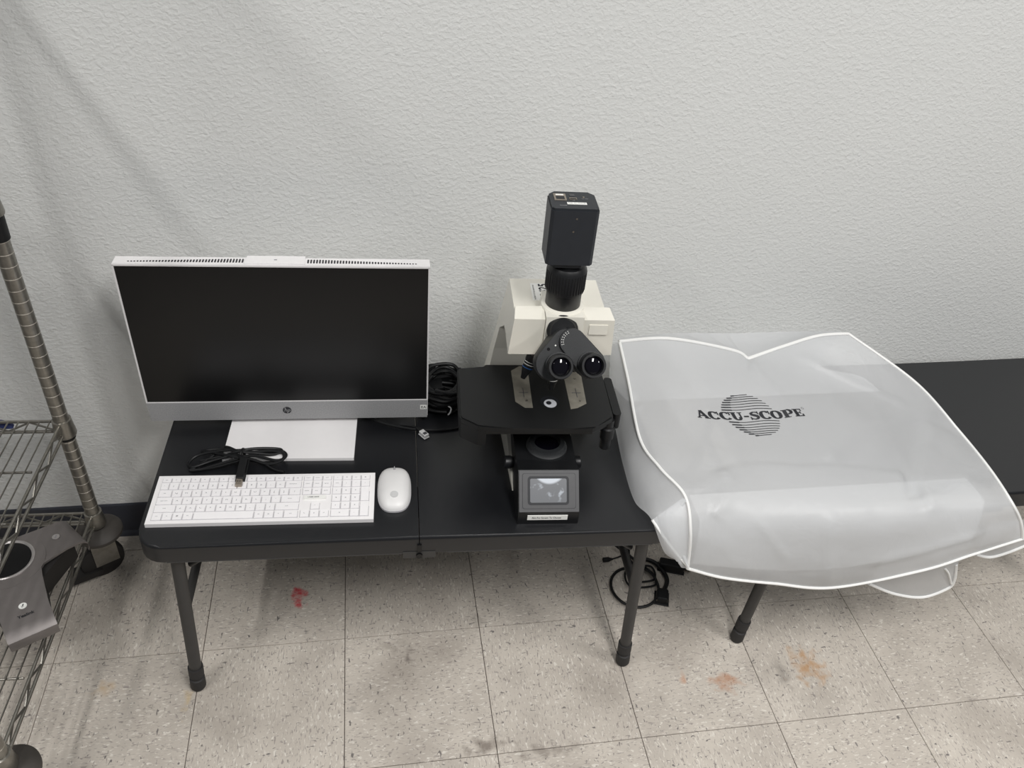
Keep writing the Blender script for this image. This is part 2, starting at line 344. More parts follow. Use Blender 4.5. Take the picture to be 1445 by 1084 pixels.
# ------------------------------------------------------------------ folding tables
def make_table(name, label, W=.994, D=.462):
    t = thing(name, label, 'table', group='black folding tables')
    hw = W / 2
    for s in (0, 1):
        x0, x1 = (0, hw - .0008) if s == 0 else (hw + .0008, W)
        r = .045; poly = []
        if s == 0:
            for cx, cy, a in ((x0 + r, D - r, 90), (x0 + r, r, 180)):
                for k in range(7): th = R(a + 15 * k); poly.append((cx + r * math.cos(th), cy + r * math.sin(th)))
            poly += [(x1, 0), (x1, D)]
        else:
            poly += [(x0, D), (x0, 0)]
            for cx, cy, a in ((x1 - r, r, -90), (x1 - r, D - r, 0)):
                for k in range(7): th = R(a + 15 * k); poly.append((cx + r * math.cos(th), cy + r * math.sin(th)))
        bm = prism(nbm(), poly, TZ - .040, TZ)
        top = [e for e in bm.edges if all(v.co.z > TZ - .001 for v in e.verts) and not all(abs(v.co.x - hw) < .002 for v in e.verts)]
        bmesh.ops.bevel(bm, geom=top, offset=.006, segments=3, profile=.5, affect='EDGES')
        p = obj('table_top', bm, 'table', t, True)
        # thin lower lip under the moulded edge
        lip = tube(nbm(), [(a, b, TZ - .0405) for a, b in poly if not abs(a - hw) < .01] if False else [(x0 + .05, .0015, TZ - .0405), (x1 - (.005 if s == 0 else .05), .0015, TZ - .0405)], .0022, 6)
        obj('edge_lip', lip, 'table_frame', p, True)
    # steel apron rails under the top
    for yy in (.03, D - .03):
        obj('apron_rail', bx(.03, W - .03, yy - .011, yy + .011, TZ - .058, TZ - .040), 'table_frame', t)
    for side in (0, 1):
        xt = .060 if side == 0 else W - .060; dx = -.022 if side == 0 else .022
        for yy in (.026, D - .026):
            dy = -.012 if yy < .2 else .012
            top = Vector((xt, yy, TZ - .045)); bot = Vector((xt + dx, yy + dy * .6, .001)); d = bot - top
            lg = obj('leg', cyl(nbm(), top, top + d * .92, .0122, n=20), 'table_frame', t, True)
            obj('leg_sleeve', revolve(nbm(), top + d * .83, d, ((0, .0128), (.0, .0152), (.026, .0152), (.028, .0130)), 20), 'rubber', lg, True)
            obj('foot_cap', revolve(nbm(), top + d * .89, d, ((0, .0125), (.010, .0125), (.012, .0152), (d.length * .11 - .006, .0158), (d.length * .11, .013)), 20), 'rubber', lg, True)
        obj('cross_bar', cyl(nbm(), (xt + dx * .3, .026, TZ - .20), (xt + dx * .3, D - .026, TZ - .20), .009, n=12), 'table_frame', t, True)
        sg = 1 if side == 0 else -1
        obj('brace', cyl(nbm(), (xt + sg * .012, .045, TZ - .10), (xt + sg * .085, .050, TZ - .05), .006, n=10), 'table_frame', t, True)
        obj('brace', cyl(nbm(), (xt + sg * .012, D / 2, TZ - .2), (xt + sg * .16, D / 2, TZ - .05), .006, n=10), 'table_frame', t, True)
    hg = obj('hinge', bx(hw - .030, hw + .030, -.0015, .012, TZ - .052, TZ - .036), 'table_frame', t, bevel=.004)
    obj('hinge_pin', cyl(nbm(), (hw, -.005, TZ - .044), (hw, .005, TZ - .044), .006, n=14), 'gloss_black', hg, True)
    obj('latch', bx(hw - .004, hw + .004, -.003, .004, TZ - .034, TZ - .016), 'gloss_black', t, bevel=.0015)
    return t
tl = make_table('folding_table', 'black fold-in-half table holding the computer and the microscope')
tl.location = (-.036, -.105, 0); tl.rotation_euler = (0, 0, R(-2.3))
tr = copy_tree(tl); tr.location = (1.168, -.112, 0); tr.rotation_euler = (0, 0, R(.3))
tag(tr, 'black table against the wall at right, under the translucent white cover', 'table', 'black folding tables')

# ------------------------------------------------------------------ all-in-one computer
pc = thing('computer_monitor', 'white all-in-one computer with black screen and grey chin on a white stand', 'computer', (.219, .207, TZ), R(-2.4))
HW = .280; B0 = .018; SB = .066; ST = .3768; TOPZ = .380
body = obj('housing', bx(-HW, HW, .006, .030, B0, TOPZ), 'white_plastic', pc, True, bevel=.004)
bm = prism(nbm(), [(-HW + .02, B0 + .05), (HW - .02, B0 + .05), (HW - .05, TOPZ - .03), (-HW + .05, TOPZ - .03)], .030, .046, 1); obj('rear_cover', bm, 'white_plastic', pc, bevel=.006)
obj('chin', bx(-HW + .001, HW - .001, 0, .008, B0, SB - .002), 'chin', pc, bevel=.0015)
fr = nbm()
box(fr, -HW, HW, .0005, .008, SB - .002, SB); box(fr, -HW, -HW + .003, .0005, .008, SB, ST + .002); box(fr, HW - .003, HW, .0005, .008, SB, ST + .002); box(fr, -HW, HW, .0005, .008, ST, TOPZ - .0002)
obj('bezel', fr, 'silver_trim', pc)
obj('screen', bx(-HW + .003, HW - .003, .0015, .007, SB, ST), 'screen', pc)
# top vents: a row of short slots growing shorter toward the ends, and the camera bump in the middle
for sg in (-1, 1):
    vt = nbm()
    for k in range(38):
        x = sg * (.058 + k * .0053); l = .0125 * (1 - max(0, k - 4) / 40)
        box(vt, x - .0014, x + .0014, .011, .011 + l, TOPZ - .001, TOPZ + .0006)
    o = obj('vent_slots', vt, 'vent', pc); o['kind'] = 'stuff'
bump = obj('camera_bump', prism(nbm(), [(-.053, .0045), (.053, .0045), (.052, .033), (-.052, .033)], TOPZ - .004, TOPZ + .0022), 'white_plastic', pc, bevel=.0008)
obj('camera_window', bx(-.0025, .0025, .017, .020, TOPZ + .001, TOPZ + .0026), 'legend', bump)
obj('stand_neck', bx(-.045, .045, .034, .052, .006, .22), 'white_plastic', pc, bevel=.004)
obj('stand_hinge', cyl(nbm(), (-.02, .03, .02), (.03, .03, .02), .012), 'legend', pc, True)
ft = bx(-.127, .128, -.108, .075, 0, .007)
ft = obj('stand_foot', ft, 'white_plastic', pc, bevel=.002); ft.rotation_euler = (0, 0, R(-1.2)); ft.location = (.004, 0, 0)
lg = obj('logo_disc', cyl(nbm(), (.0, -.0006, .042), (.0, .002, .042), .0085, n=36), 'ink', pc)
lg.location = (-.008, 0, 0)
tb = nbm(); put_text(tb, 'hp', .0125, Matrix.Translation((0, -.0009, .0425)) @ Matrix.Rotation(R(90), 4, 'X'), 0, .3)
box(tb, -.0042, -.0030, -.0010, -.0008, .0455, .0500); box(tb, .0008, .0020, -.0010, -.0008, .0342, .038)
obj('logo_letters', tb, 'chin', lg)
st = obj('serial_sticker', bx(HW - .016, HW - .002, -.0005, .0005, .040, .051), 'sticker', pc)
tb = nbm(); put_text(tb, 'EA', .009, Matrix.Translation((HW - .009, -.0008, .0455)) @ Matrix.Rotation(R(90), 4, 'X'), .01); obj('sticker_print', tb, 'legend_dark', st)

# ------------------------------------------------------------------ keyboard
kb = thing('keyboard', 'slim white full-size keyboard in front of the computer', 'keyboard', (-.024, -.0575, TZ), R(-3.0))
KW, KD = .4035, .119
def ztop(y): return .0085 + .0035 * y / KD
bm = prism(nbm(), [(0, 0), (KD, 0), (KD, ztop(KD)), (0, ztop(0))], 0, KW, 0)
obj('tray', bm, 'white_plastic', kb, bevel=.0018)
U = .01764; UY = .0186; X0 = .0085; Y0 = .0075
rowsY = [Y0 + i * UY for i in range(6)]      # bottom row upward; the function row is short
legs = nbm(); legs_dark = nbm(); key_meshes = {}
wells = nbm()
def key(x, y, w, h, txt=None, sub=None, dark=False):
    k = (round(w, 4), round(h, 4))
    if k not in key_meshes:
        b = nbm(); g = .0011
        box(b, g, w - g, g, h - g, -.001, .0013)
        bmesh.ops.bevel(b, geom=[e for e in b.edges if all(v.co.z > 0 for v in e.verts)], offset=.0005, segments=1, affect='EDGES')
        bmesh.ops.recalc_face_normals(b, faces=b.faces)
        me = bpy.data.meshes.new('key'); b.to_mesh(me); b.free(); me.materials.append(M['key']); key_meshes[k] = me
    o = bpy.data.objects.new('key', key_meshes[k]); C.objects.link(o); o.parent = kb
    zz = ztop(y + h / 2) + .0007; o.location = (x, y, zz); o.rotation_euler = (math.atan(.0035 / KD), 0, 0)
    zw = ztop(y + h / 2) + .0002
    box(wells, x + .0002, x + w - .0002, y + .0002, y + h - .0002, zw - .002, zw)
    if txt:
        sz = .0062 if len(txt) == 1 else .0034
        put_text(legs_dark if dark else legs, txt, sz, Matrix.Translation((x + w * .48, y + h * (.42 if sub else .5), zz + .0016)), .012)
        if sub: put_text(legs, sub, .0042, Matrix.Translation((x + w * .48, y + h * .76, zz + .0016)), .012)
def row(x, y, items, h=UY):
    for it in items:
        t, wd = it[0], it[1]; key(x, y, wd * U, h, t, it[2] if len(it) > 2 else None, len(it) > 3); x += wd * U
    return x
row(X0, rowsY[0], [('ctrl', 1.02), ('fn', 1.02), ('#', 1.02, None, 1), ('alt', 1.02), (None, 6.05), ('alt', 1), ('o', 1), ('*', 1, None, 1), ('ctrl', 1.47)])
row(X0, rowsY[1], [('shift', 2.15)] + [(c, 1) for c in 'ZXCVBNM'] + [(',', 1, '<'), ('.', 1, '>'), ('/', 1, '?')] + [('shift', 2.45)])
row(X0, rowsY[2], [('caps lock', 1.62)] + [(c, 1) for c in 'ASDFGHJKL'] + [(';', 1, ':'), ("'", 1, '"')] + [('enter', 1.98)])
row(X0, rowsY[3], [('tab', 1.36)] + [(c, 1) for c in 'QWERTYUIOP'] + [('[', 1, '{'), (']', 1, '}'), ('|', 1.24)])
row(X0, rowsY[4], [('`', .86, '~')] + [(c, 1, d) for c, d in zip('1234567890-=', '!@#$%^&*()_+')] + [('backspace', 1.74)])
FH = UY * .62
row(X0, rowsY[5], [('esc', .9733)] + [('f%d' % k, .9733) for k in range(1, 13)] + [('prt', .9733), ('del', .9733)], FH)
NX = X0 + 14.75 * U
row(NX, rowsY[5], [('insert', 1), ('home', 1), ('end', 1)], FH)
row(NX, rowsY[4], [('insert', 1), ('home', 1), ('pg up', 1)]); row(NX, rowsY[3], [('delete', 1), ('end', 1), ('pg dn', 1)])
key(NX + U, rowsY[1], U, UY, '^'); row(NX, rowsY[0], [('<', 1), ('v', 1), ('>', 1)])
PX = X0 + 17.88 * U
row(PX, rowsY[5], [('-', 1), ('+', 1), ('mr', 1), ('x', 1)], FH); row(PX, rowsY[4], [('num', 1), ('/', 1), ('*', 1), ('-', 1)])
row(PX, rowsY[3], [(c, 1) for c in '789']); row(PX, rowsY[2], [(c, 1) for c in '456']); row(PX, rowsY[1], [(c, 1) for c in '123']); row(PX, rowsY[0], [('0', 2), ('.', 1)])
key(PX + 3 * U, rowsY[2], U, 2 * UY, '+'); key(PX + 3 * U, rowsY[0], U, 2 * UY, 'enter')
o = obj('key_wells', wells, 'key_gap', kb)
o = obj('key_legends', legs, 'legend', kb); o = obj('dark_key_legends', legs_dark, 'legend_dark', kb)
stx = obj('keyboard_sticker', bx(NX + .004, NX + 3 * U - .008, rowsY[2] + .007, rowsY[2] + .016, .009, .0124), 'sticker', kb)
tb = nbm(); put_text(tb, 'LG0BE A0049', .0036, Matrix.Translation((NX + 1.25 * U, rowsY[2] + .0115, .0126)), .02); obj('sticker_print', tb, 'legend_dark', stx)

# ------------------------------------------------------------------ mouse
ms = thing('computer_mouse', 'silver-white low-profile mouse beside the keyboard', 'mouse', (.4205, .0005, TZ), R(-2.5))
bm = nbm(); bmesh.ops.create_uvsphere(bm, u_segments=40, v_segments=20, radius=1)
for v in bm.verts:
    x, y, z = v.co; e = 2.85
    l = (abs(x) ** e + abs(y) ** e) ** (1 / e); l2 = math.hypot(x, y)
    k = l2 / l if l > 1e-6 else 1
    yy = y * k; v.co = (x * k * .0318 * (1 + .03 * yy), yy * .0583, max(0, z) ** .8 * .023 * (1 - .12 * yy) if z > 0 else 0)
bmesh.ops.remove_doubles(bm, verts=bm.verts, dist=1e-5)
mb = obj('mouse_shell', bm, 'mouse', ms, True)
bt = obj('mouse_base', prism(nbm(), [(.0322 * math.copysign(abs(math.cos(a)) ** .74, math.cos(a)), .0587 * math.copysign(abs(math.sin(a)) ** .74, math.sin(a))) for a in [2 * math.pi * k / 40 for k in range(40)]], .0, .004), 'key_gap', ms)
def mouse_z(y): return .023 * (1 - .12 * y / .0583) * max(0, 1 - (y / .0583) ** 2) ** .4
wh = obj('scroll_wheel', cyl(nbm(), (-.0022, .043, mouse_z(.043) - .0052), (.0022, .043, mouse_z(.043) - .0052), .006, n=18), 'legend', ms, True)
obj('button_split', bx(-.0005, .0005, .048, .0560, .004, mouse_z(.051)), 'key_gap', ms)
obj('mouse_logo', cyl(nbm(), (0, -.030, mouse_z(-.03) - .004), (0, -.0305, mouse_z(-.03) + .0004), .0075, n=30), mat('pale_grey_print', (196, 196, 196), .4), ms)

# ------------------------------------------------------------------ USB cable over the keyboard
def onk(x, y, z): return (x, y, TZ + z)
ca = thing('usb_cable', 'coiled black usb cable lying over the keyboard and stand foot', 'cable', (0, 0, 0))
pts = [onk(*p) for p in ((.134, .062, .020), (.130, .085, .026), (.118, .100, .022), (.075, .098, .012), (.040, .087, .008), (.028, .098, .006), (.045, .118, .010), (.100, .115, .022), (.140, .104, .024), (.180, .112, .018), (.205, .110, .013), (.206, .094, .009), (.18, .084, .009), (.145, .092, .017), (.110, .098, .021), (.062, .125, .012), (.050, .131, .008), (.085, .128, .014), (.12, .113, .022), (.155, .118, .020), (.190, .123, .013), (.203, .118, .012), (.188, .108, .012), (.160, .105, .019), (.125, .105, .026), (.100, .128, .018), (.09, .131, .013), (.07, .115, .008), (.045, .090, .006), (.035, .080, .005), (.08, .085, .006), (.13, .094, .012), (.165, .09, .008), (.190, .072, .005), (.21, .062, .005))]
obj('cord', tube(nbm(), catmull(pts, 7), .0030, 8), 'cable', ca, True)
pts = [onk(*p) for p in ((.05, .105, .006), (.09, .108, .012), (.125, .104, .027), (.16, .110, .017), (.20, .120, .009), (.212, .105, .009), (.195, .092, .009), (.15, .098, .02), (.11, .092, .015), (.055, .082, .005))]
obj('cord', tube(nbm(), catmull(pts, 7), .0030, 8), 'cable', ca, True)
obj('cable_tie', tube(nbm(), [Vector(onk(.130, .104, .018)) + Vector((.004 * math.cos(a) * .6, .011 * math.cos(a), .011 * math.sin(a))) for a in [2 * math.pi * k / 20 for k in range(20)]], .003, 8, True), 'cable', ca, True)
d = Vector((-.10, -1, -.18)).normalized(); p0 = Vector(onk(.1365, .083, .0275))
bm = nbm(); revolve(bm, p0, d, ((0, .003), (.006, .0055), (.052, .0062), (.054, .0055)), 4)
pl = obj('plug_grip', bm, 'cable', ca, bevel=.001)
u, v, d2 = frame_of(d); q = p0 + d * .054
def obox(c, d, lx, l, lz):
    c = Vector(c); d = Vector(d).normalized(); s = d.cross(Vector((0, 0, 1))).normalized(); n = s.cross(d); b = nbm()
    box(b, -lx / 2, lx / 2, 0, l, -lz / 2, lz / 2)
    bmesh.ops.transform(b, matrix=Matrix(((s.x, d.x, n.x, c.x), (s.y, d.y, n.y, c.y), (s.z, d.z, n.z, c.z), (0, 0, 0, 1))), verts=b.verts); return b
bpy.data.objects.remove(pl)
pl = obj('plug_grip', obox(p0, d, .0150, .050, .0095), 'cable', ca, bevel=.0018)
pm = obj('plug_metal', obox(p0 + d * .049, d, .0115, .016, .0055), 'plug_metal', pl, bevel=.0004)
n = d.cross(Vector((0, 0, 1))).normalized().cross(d)
for sgn in (-1, 1):
    obj('plug_hole', obox(p0 + d * .054 + d.cross(Vector((0, 0, 1))).normalized() * .0022 * sgn + n * .00255, d, .0018, .0025, .0004), 'ink', pm)

# ------------------------------------------------------------------ black cables between computer and microscope
cb = thing('cable_bundle', 'tangled coil of thick black cables between the computer and the microscope', 'cable', (.540, .275, TZ))
random.seed(3)
for k in range(15):
    a0 = random.random() * 6; r0 = .036 + .006 * (k % 4); zb = .006 + .0042 * k; P = []
    for q in range(11):
        a = a0 + q * .62
        P.append((r0 * .95 * math.cos(a) + random.uniform(-.006, .006), r0 * .85 * math.sin(a) - .01 + random.uniform(-.006, .006), zb + .004 * math.sin(a * 1.5 + k) + .008 * math.sin(a)))
    obj('cord', tube(nbm(), catmull(P, 6), .0040, 8), 'cable', cb, True)
obj('cord', tube(nbm(), catmull([(-.045, .04, .058), (-.03, .04, .066), (-.012, .04, .066), (.002, .038, .055), (.004, .034, .035)], 8), .0022, 8), 'cable', cb, True)
obj('cord', tube(nbm(), catmull([(-.05, .045, .042), (-.02, .043, .045), (.02, .04, .038), (.045, .03, .022), (.052, .0, .008)], 8), .004, 8), 'cable', cb, True)
obj('power_brick', bx(-.02, .044, .022, .062, .001, .040), 'cable', cb, bevel=.005)
obj('power_brick', bx(-.056, -.004, -.018, .03, .001, .045), 'cable', cb, bevel=.005)
obj('cable_tie', tube(nbm(), catmull([(.004, -.058, .028), (.010, -.062, .024), (.008, -.066, .016), (.004, -.066, .010)], 6), .0016, 6), 'clear_plug', cb, True)
eth = thing('network_cable', 'thin black network cable ending in a clear plug by the table seam', 'cable', (0, 0, TZ))
obj('cord', tube(nbm(), catmull([(.60, .19, .005), (.56, .172, .004), (.51, .168, .004), (.46, .176, .004), (.40, .200, .004), (.36, .235, .004)], 8), .003, 8), 'cable', eth, True)
obj('cord', tube(nbm(), catmull([(.44, .190, .004), (.465, .183, .005), (.478, .172, .0065)], 8), .003, 8), 'cable', eth, True)
d = Vector((.50, -.75, 0)).normalized()
pg = obj('plug_boot', obox((.476, .173, .0065), d, .009, .013, .007), 'cable', eth, bevel=.001)
pg2 = obj('clear_plug', obox(Vector((.476, .173, .0065)) + d * .012, d, .0115, .020, .0085), 'clear_plug', eth, bevel=.001)
obj('contacts', obox(Vector((.476, .173, .0108)) + d * .022, d, .008, .007, .0006), 'legend_dark', pg2)

# ------------------------------------------------------------------ microscope
mi = thing('microscope', 'ivory and black trinocular microscope with a touch screen in its base', 'microscope', (.7025, -.110, TZ), R(-4))
CX = .008
# base with sloped screen
base = obj('base', prism(nbm(), [(0, 0), (.285, 0), (.285, .080), (.09, .080), (.056, .0868), (.002, .029)], -.0575, .0575, 0), 'scope_black', mi, bevel=.003)
S0 = Vector((0, .0015, .0305)); Sd = (Vector((0, .054, .0855)) - S0).normalized(); Sn = Vector((0, -Sd.z, Sd.y))
def slope(pts2, h0, h1, name, m, parent, bevel=0):
    bm = prism(nbm(), pts2, h0, h1)
    mt = Matrix(((1, 0, 0, S0.x), (0, Sd.y, Sn.y, S0.y), (0, Sd.z, Sn.z, S0.z), (0, 0, 0, 1)))
    if bevel: bmesh.ops.bevel(bm, geom=[e for e in bm.edges if all(v.co.z > h1 - 1e-5 for v in e.verts)], offset=bevel, segments=2, affect='EDGES')
    bmesh.ops.transform(bm, matrix=mt, verts=bm.verts); return obj(name, bm, m, parent)
slope(rrect(-.0565, .0565, .0, .077, .002), -.001, .002, 'screen_frame', 'bezel', mi)
g = slope(rrect(-.0505, .0505, .006, .072, .004), .002, .0024, 'frame_groove', 'ink', mi)
slope(rrect(-.0498, .0498, .0067, .0713, .004), .002, .0027, 'frame_panel', 'bezel', mi)
slope(rrect(-.0405, .0375, .013, .0665, .006), .0026, .0031, 'screen_border', 'ink', mi)
lcd = obj('touch_screen', prism(nbm(), rrect(-.0345, .0345, -.0220, .0225, .003), 0, .0005), 'lcd', mi)
lcd.matrix_local = Matrix(((1, 0, 0, S0.x - .0015), (0, Sd.y, Sn.y, S0.y + Sd.y * .0395 + Sn.y * .0031), (0, Sd.z, Sn.z, S0.z + Sd.z * .0395 + Sn.z * .0031), (0, 0, 0, 1)))
lb = obj('front_label', bx(-.040, .036, -.0012, .0005, .012, .0235), 'sticker', mi)
tb = nbm(); put_text(tb, 'Aim For Screen To Choose', .0060, Matrix.Translation((-.004, -.0015, .0178)) @ Matrix.Rotation(R(90), 4, 'X'), .012, 0, .82); obj('label_print', tb, 'legend_dark', lb)
# illuminator
obj('field_lens_ring', revolve(nbm(), (0.004, .125, .078), (0, 0, 1), ((0, .040), (.008, .040), (.012, .036), (.020, .034), (.020, .026), (.012, .024)), 36), 'scope_dark', mi, True)
obj('field_lens', cyl(nbm(), (0.004, .125, .088), (0.004, .125, .0905), .0235, n=30), 'lens', mi, True)
obj('condenser', revolve(nbm(), (.006, .165, .104), (0, 0, 1), ((0, .016), (.01, .022), (.03, .024), (.045, .014)), 30), 'scope_black', mi, True)
# side fairings and focus knobs
for sg in (-1, 1):
    bm = nbm(); xi = sg * .0578
    A = [(xi, .088, 0), (xi, .29, 0), (xi, .29, .09), (xi, .15, .036)]; Bq = [(xi + sg * .002, .088, 0), (xi + sg * .014, .29, 0), (xi + sg * .012, .29, .09), (xi + sg * .006, .15, .036)]
    a = [bm.verts.new(p) for p in A]; b = [bm.verts.new(p) for p in Bq]
    bm.faces.new(a); bm.faces.new(b[::-1])
    for k in range(4): bm.faces.new((a[k], a[(k + 1) % 4], b[(k + 1) % 4], b[k]))
    obj('side_fairing', bm, 'scope_white', mi, bevel=.0015)
    obj('focus_knob', revolve(nbm(), (xi, .122, .045), (sg, 0, 0), ((0, .010), (.006, .013), (.016, .013), (.018, .011)), 24), 'scope_black', mi, True)
    obj('focus_knob', revolve(nbm(), (CX + sg * .105, .33, .07), (sg, 0, 0), ((0, .024), (.006, .024), (.007, .016), (.014, .016)), 28), 'scope_black', mi, True)
# column / arm: side profile with a width that narrows upward
prof = [(.172, .360), (.172, .292), (.245, .285), (.282, .255), (.289, .20), (.289, .10), (.283, 0), (.425, 0), (.415, .04), (.345, .118), (.318, .24), (.300, .352), (.292, .360)]
def halfw(z): return .116 - .033 * max(0, min(1, (z - .10) / .25))
bm = nbm(); a = [bm.verts.new((CX - halfw(z), y, z)) for y, z in prof]; b = [bm.verts.new((CX + halfw(z), y, z)) for y, z in prof]
bm.faces.new(a); bm.faces.new(b[::-1]); n = len(prof)
for k in range(n): bm.faces.new((a[k], a[(k + 1) % n], b[(k + 1) % n], b[k]))
arm = obj('arm', bm, 'scope_white', mi, bevel=.004)
# head: wide wings and a proud centre block
def wing(sg):
    xi, xo1, xo0 = CX + sg * .034, CX + sg * .0885, CX + sg * .094
    P = [(xi, .131, .374), (xo1, .131, .374), (xo0, .136, .296), (xi, .136, .296), (xi, .165, .380), (xo1 - sg * .004, .165, .379), (xo0, .19, .300), (xi, .19, .300)]
    bm = nbm(); v = [bm.verts.new(p) for p in P]
    for f in ((0, 1, 2, 3), (4, 5, 6, 7), (0, 1, 5, 4), (1, 2, 6, 5), (2, 3, 7, 6), (3, 0, 4, 7)): bm.faces.new([v[i] for i in f])
    return obj('head_wing', bm, 'scope_white', mi, True, bevel=.006, seg=3)
wing(-1); wr = wing(1)
obj('head_block', bx(CX - .0335, CX + .0335, .128, .215, .292, .381), 'scope_white', mi, True, bevel=.0035)
obj('badge_panel', bx(CX + .045, CX + .078, .1303, .134, .344, .364), 'scope_white', wr, bevel=.002)
obj('port_collar', revolve(nbm(), (CX, .172, .376), (0, 0, 1), ((0, .040), (.006, .038), (.008, .034)), 40), 'scope_white', mi, True)
stk = obj('asset_sticker', bx(CX - .046, CX - .006, .215, .275, .3600, .3606), 'sticker', mi)
tb = nbm(); put_text(tb, '80425', .023, Matrix.Translation((CX - .022, .245, .3608)) @ Matrix.Rotation(R(90), 4, 'Z'), .03); put_text(tb, 'PROPERTY OF THE LABORATORY', .0034, Matrix.Translation((CX - .041, .243, .3608)) @ Matrix.Rotation(R(90), 4, 'Z'), .01)
obj('sticker_print', tb, 'ink', stk)
# photo tube adapter
ad = obj('camera_adapter', revolve(nbm(), (CX, .172, .381), (0, 0, 1), ((0, .0300), (.002, .0312), (.030, .0312), (.031, .0325), (.032, .0340), (.074, .0345), (.081, .030), (.083, .024), (.097, .024)), 48), 'scope_black', mi, True)
rb = nbm()
for k in range(40):
    a = 2 * math.pi * k / 40; c, s = math.cos(a), math.sin(a)
    cyl(rb, (CX + .0343 * c, .172 + .0343 * s, .417), (CX + .0343 * c, .172 + .0343 * s, .452), .0011, n=5)
obj('grip_ribs', rb, 'scope_black', ad)
# digital camera on top
KX, KY = .003, .170
dc = thing('dummy', '', '') if False else obj('camera_body', prism(nbm(), [(KX + a, KY + b) for a, b in ((-.0345, -.033), (.0345, -.033), (.0395, -.028), (.0395, .022), (.029, .033), (-.029, .033), (-.0395, .022), (-.0395, -.028))], .478, .576), 'cam_black', mi, bevel=.003)
obj('camera_end_plate', prism(nbm(), [(KX + a, KY + b) for a, b in ((-.0335, -.0315), (.0335, -.0315), (.038, -.027), (.038, .021), (.028, .0315), (-.028, .0315), (-.038, .021), (-.038, -.027))], .576, .580), 'cam_black', mi, bevel=.001)
obj('camera_flange', prism(nbm(), [(KX + a, KY + b) for a, b in ((-.022, -.027), (.022, -.027), (.030, -.018), (.030, .018), (.022, .027), (-.022, .027), (-.030, .018), (-.030, -.018))], .470, .480), 'cam_black', mi)
zt = .5802
lan = obj('network_port', bx(KX - .031, KX - .0110, KY - .003, KY + .0215, zt - .003, zt + .0008), 'plug_metal', mi)
obj('port_hole', bx(KX - .0280, KX - .0140, KY + .001, KY + .0115, zt, zt + .0011), 'ink', lan); obj('port_slot', bx(KX - .0275, KX - .0145, KY + .0150, KY + .0185, zt, zt + .0013), 'sticker', lan)
usb = obj('usb_port', bx(KX - .006, KX + .006, KY + .001, KY + .0075, zt - .003, zt + .0010), 'plug_metal', mi); obj('port_hole', bx(KX - .005, KX + .005, KY + .002, KY + .0048, zt, zt + .0013), 'ink', usb)
obj('hdmi_port', bx(KX - .004, KX + .004, KY + .014, KY + .021, zt - .003, zt + .0008), 'bezel', mi)
obj('reset_button', cyl(nbm(), (KX + .018, KY + .010, zt - .002), (KX + .018, KY + .010, zt + .001), .0018, n=14), 'plug_metal', mi)
sl = obj('serial_label', bx(KX - .012, KX + .020, KY - .0165, KY - .0095, zt, zt + .0006), 'sticker', mi)
tb = nbm(); put_text(tb, 'FHD AC PNG 04', .004, Matrix.Translation((KX + .004, KY - .013, zt + .0008)), .01); obj('label_print', tb, 'legend', sl)
tb = nbm(); put_text(tb, 'POWER', .0034, Matrix.Translation((KX - .019, KY - .0215, zt + .0003)), .01); put_text(tb, 'DC 12V', .0032, Matrix.Translation((KX + .020, KY + .005, zt + .0003)), .01); put_text(tb, 'LAN', .0032, Matrix.Translation((KX - .021, KY + .0215, zt + .0003)), .01); put_text(tb, 'USB', .0028, Matrix.Translation((KX, KY - .0015, zt + .0003)), .01); obj('camera_print', tb, 'legend', mi)
for zz, xx in ((.563, .003), (.540, .000)):
    obj('screw', cyl(nbm(), (KX + xx, KY - .0336, zz), (KX + xx, KY - .031, zz), .0016, n=12), 'plug_metal', mi)
# binocular tube
d = Vector((0, -math.cos(R(32)), math.sin(R(32)))); nn = Vector((0, math.sin(R(32)), math.cos(R(32)))); ex = Vector((1, 0, 0))
EL = Vector((-.007, .040, .3395)); ER = Vector((.0485, .040, .3425)); PV = (EL + ER) / 2 - ex * .010 + nn * .040
def at(p, t): return p - d * t
obj('binocular_collar', revolve(nbm(), (.0045, .134, .3525), (0, -.93, .36), ((0, .0275), (.012, .0275), (.015, .024), (.02, .022)), 40), 'scope_black', mi, True)
LC = EL + ex * -.009 + nn * .0025
lw = obj('left_prism_housing', hull(disc(at(PV - ex * .006, .034), d, .021, 32) + disc(at(PV - ex * .006, .078), d, .025, 32) + disc(at(LC, .034), d, .0285, 36) + disc(at(LC, .042), d, .031, 36) + disc(at(LC, .082), d, .028, 36)), 'scope_dark', mi, True)
RC = ER + nn * .001
rw = obj('right_prism_housing', hull(disc(at(PV + ex * .006, .028), d, .0225, 32) + disc(at(PV + ex * .006, .05), d, .0235, 32) + disc(at(RC, .028), d, .0235, 36) + disc(at(RC, .032), d, .0265, 36) + disc(at(RC, .066), d, .025, 36)), 'scope_dark', mi, True)
dots = nbm()
for k in range(7):
    for rr in (.0195, .0165):
        a = R(118 + k * 13); p = at(PV + ex * .006, .0278) + (ex * math.cos(a) + nn * math.sin(a)) * rr
        cyl(dots, p, p + d * .0004, .0007, n=8)
obj('scale_marks', dots, 'sticker', rw)
pp = at(LC, .0338) + ex * .004 + nn * .0315
obj('index_dot', cyl(nbm(), pp, pp + d * .0006, .0014, n=12), 'sticker', lw)
pp = at(LC, .0338) + ex * -.008 + nn * .025; obj('set_screw', cyl(nbm(), pp, pp + d * .0006, .0028, n=16), 'gloss_black', lw)
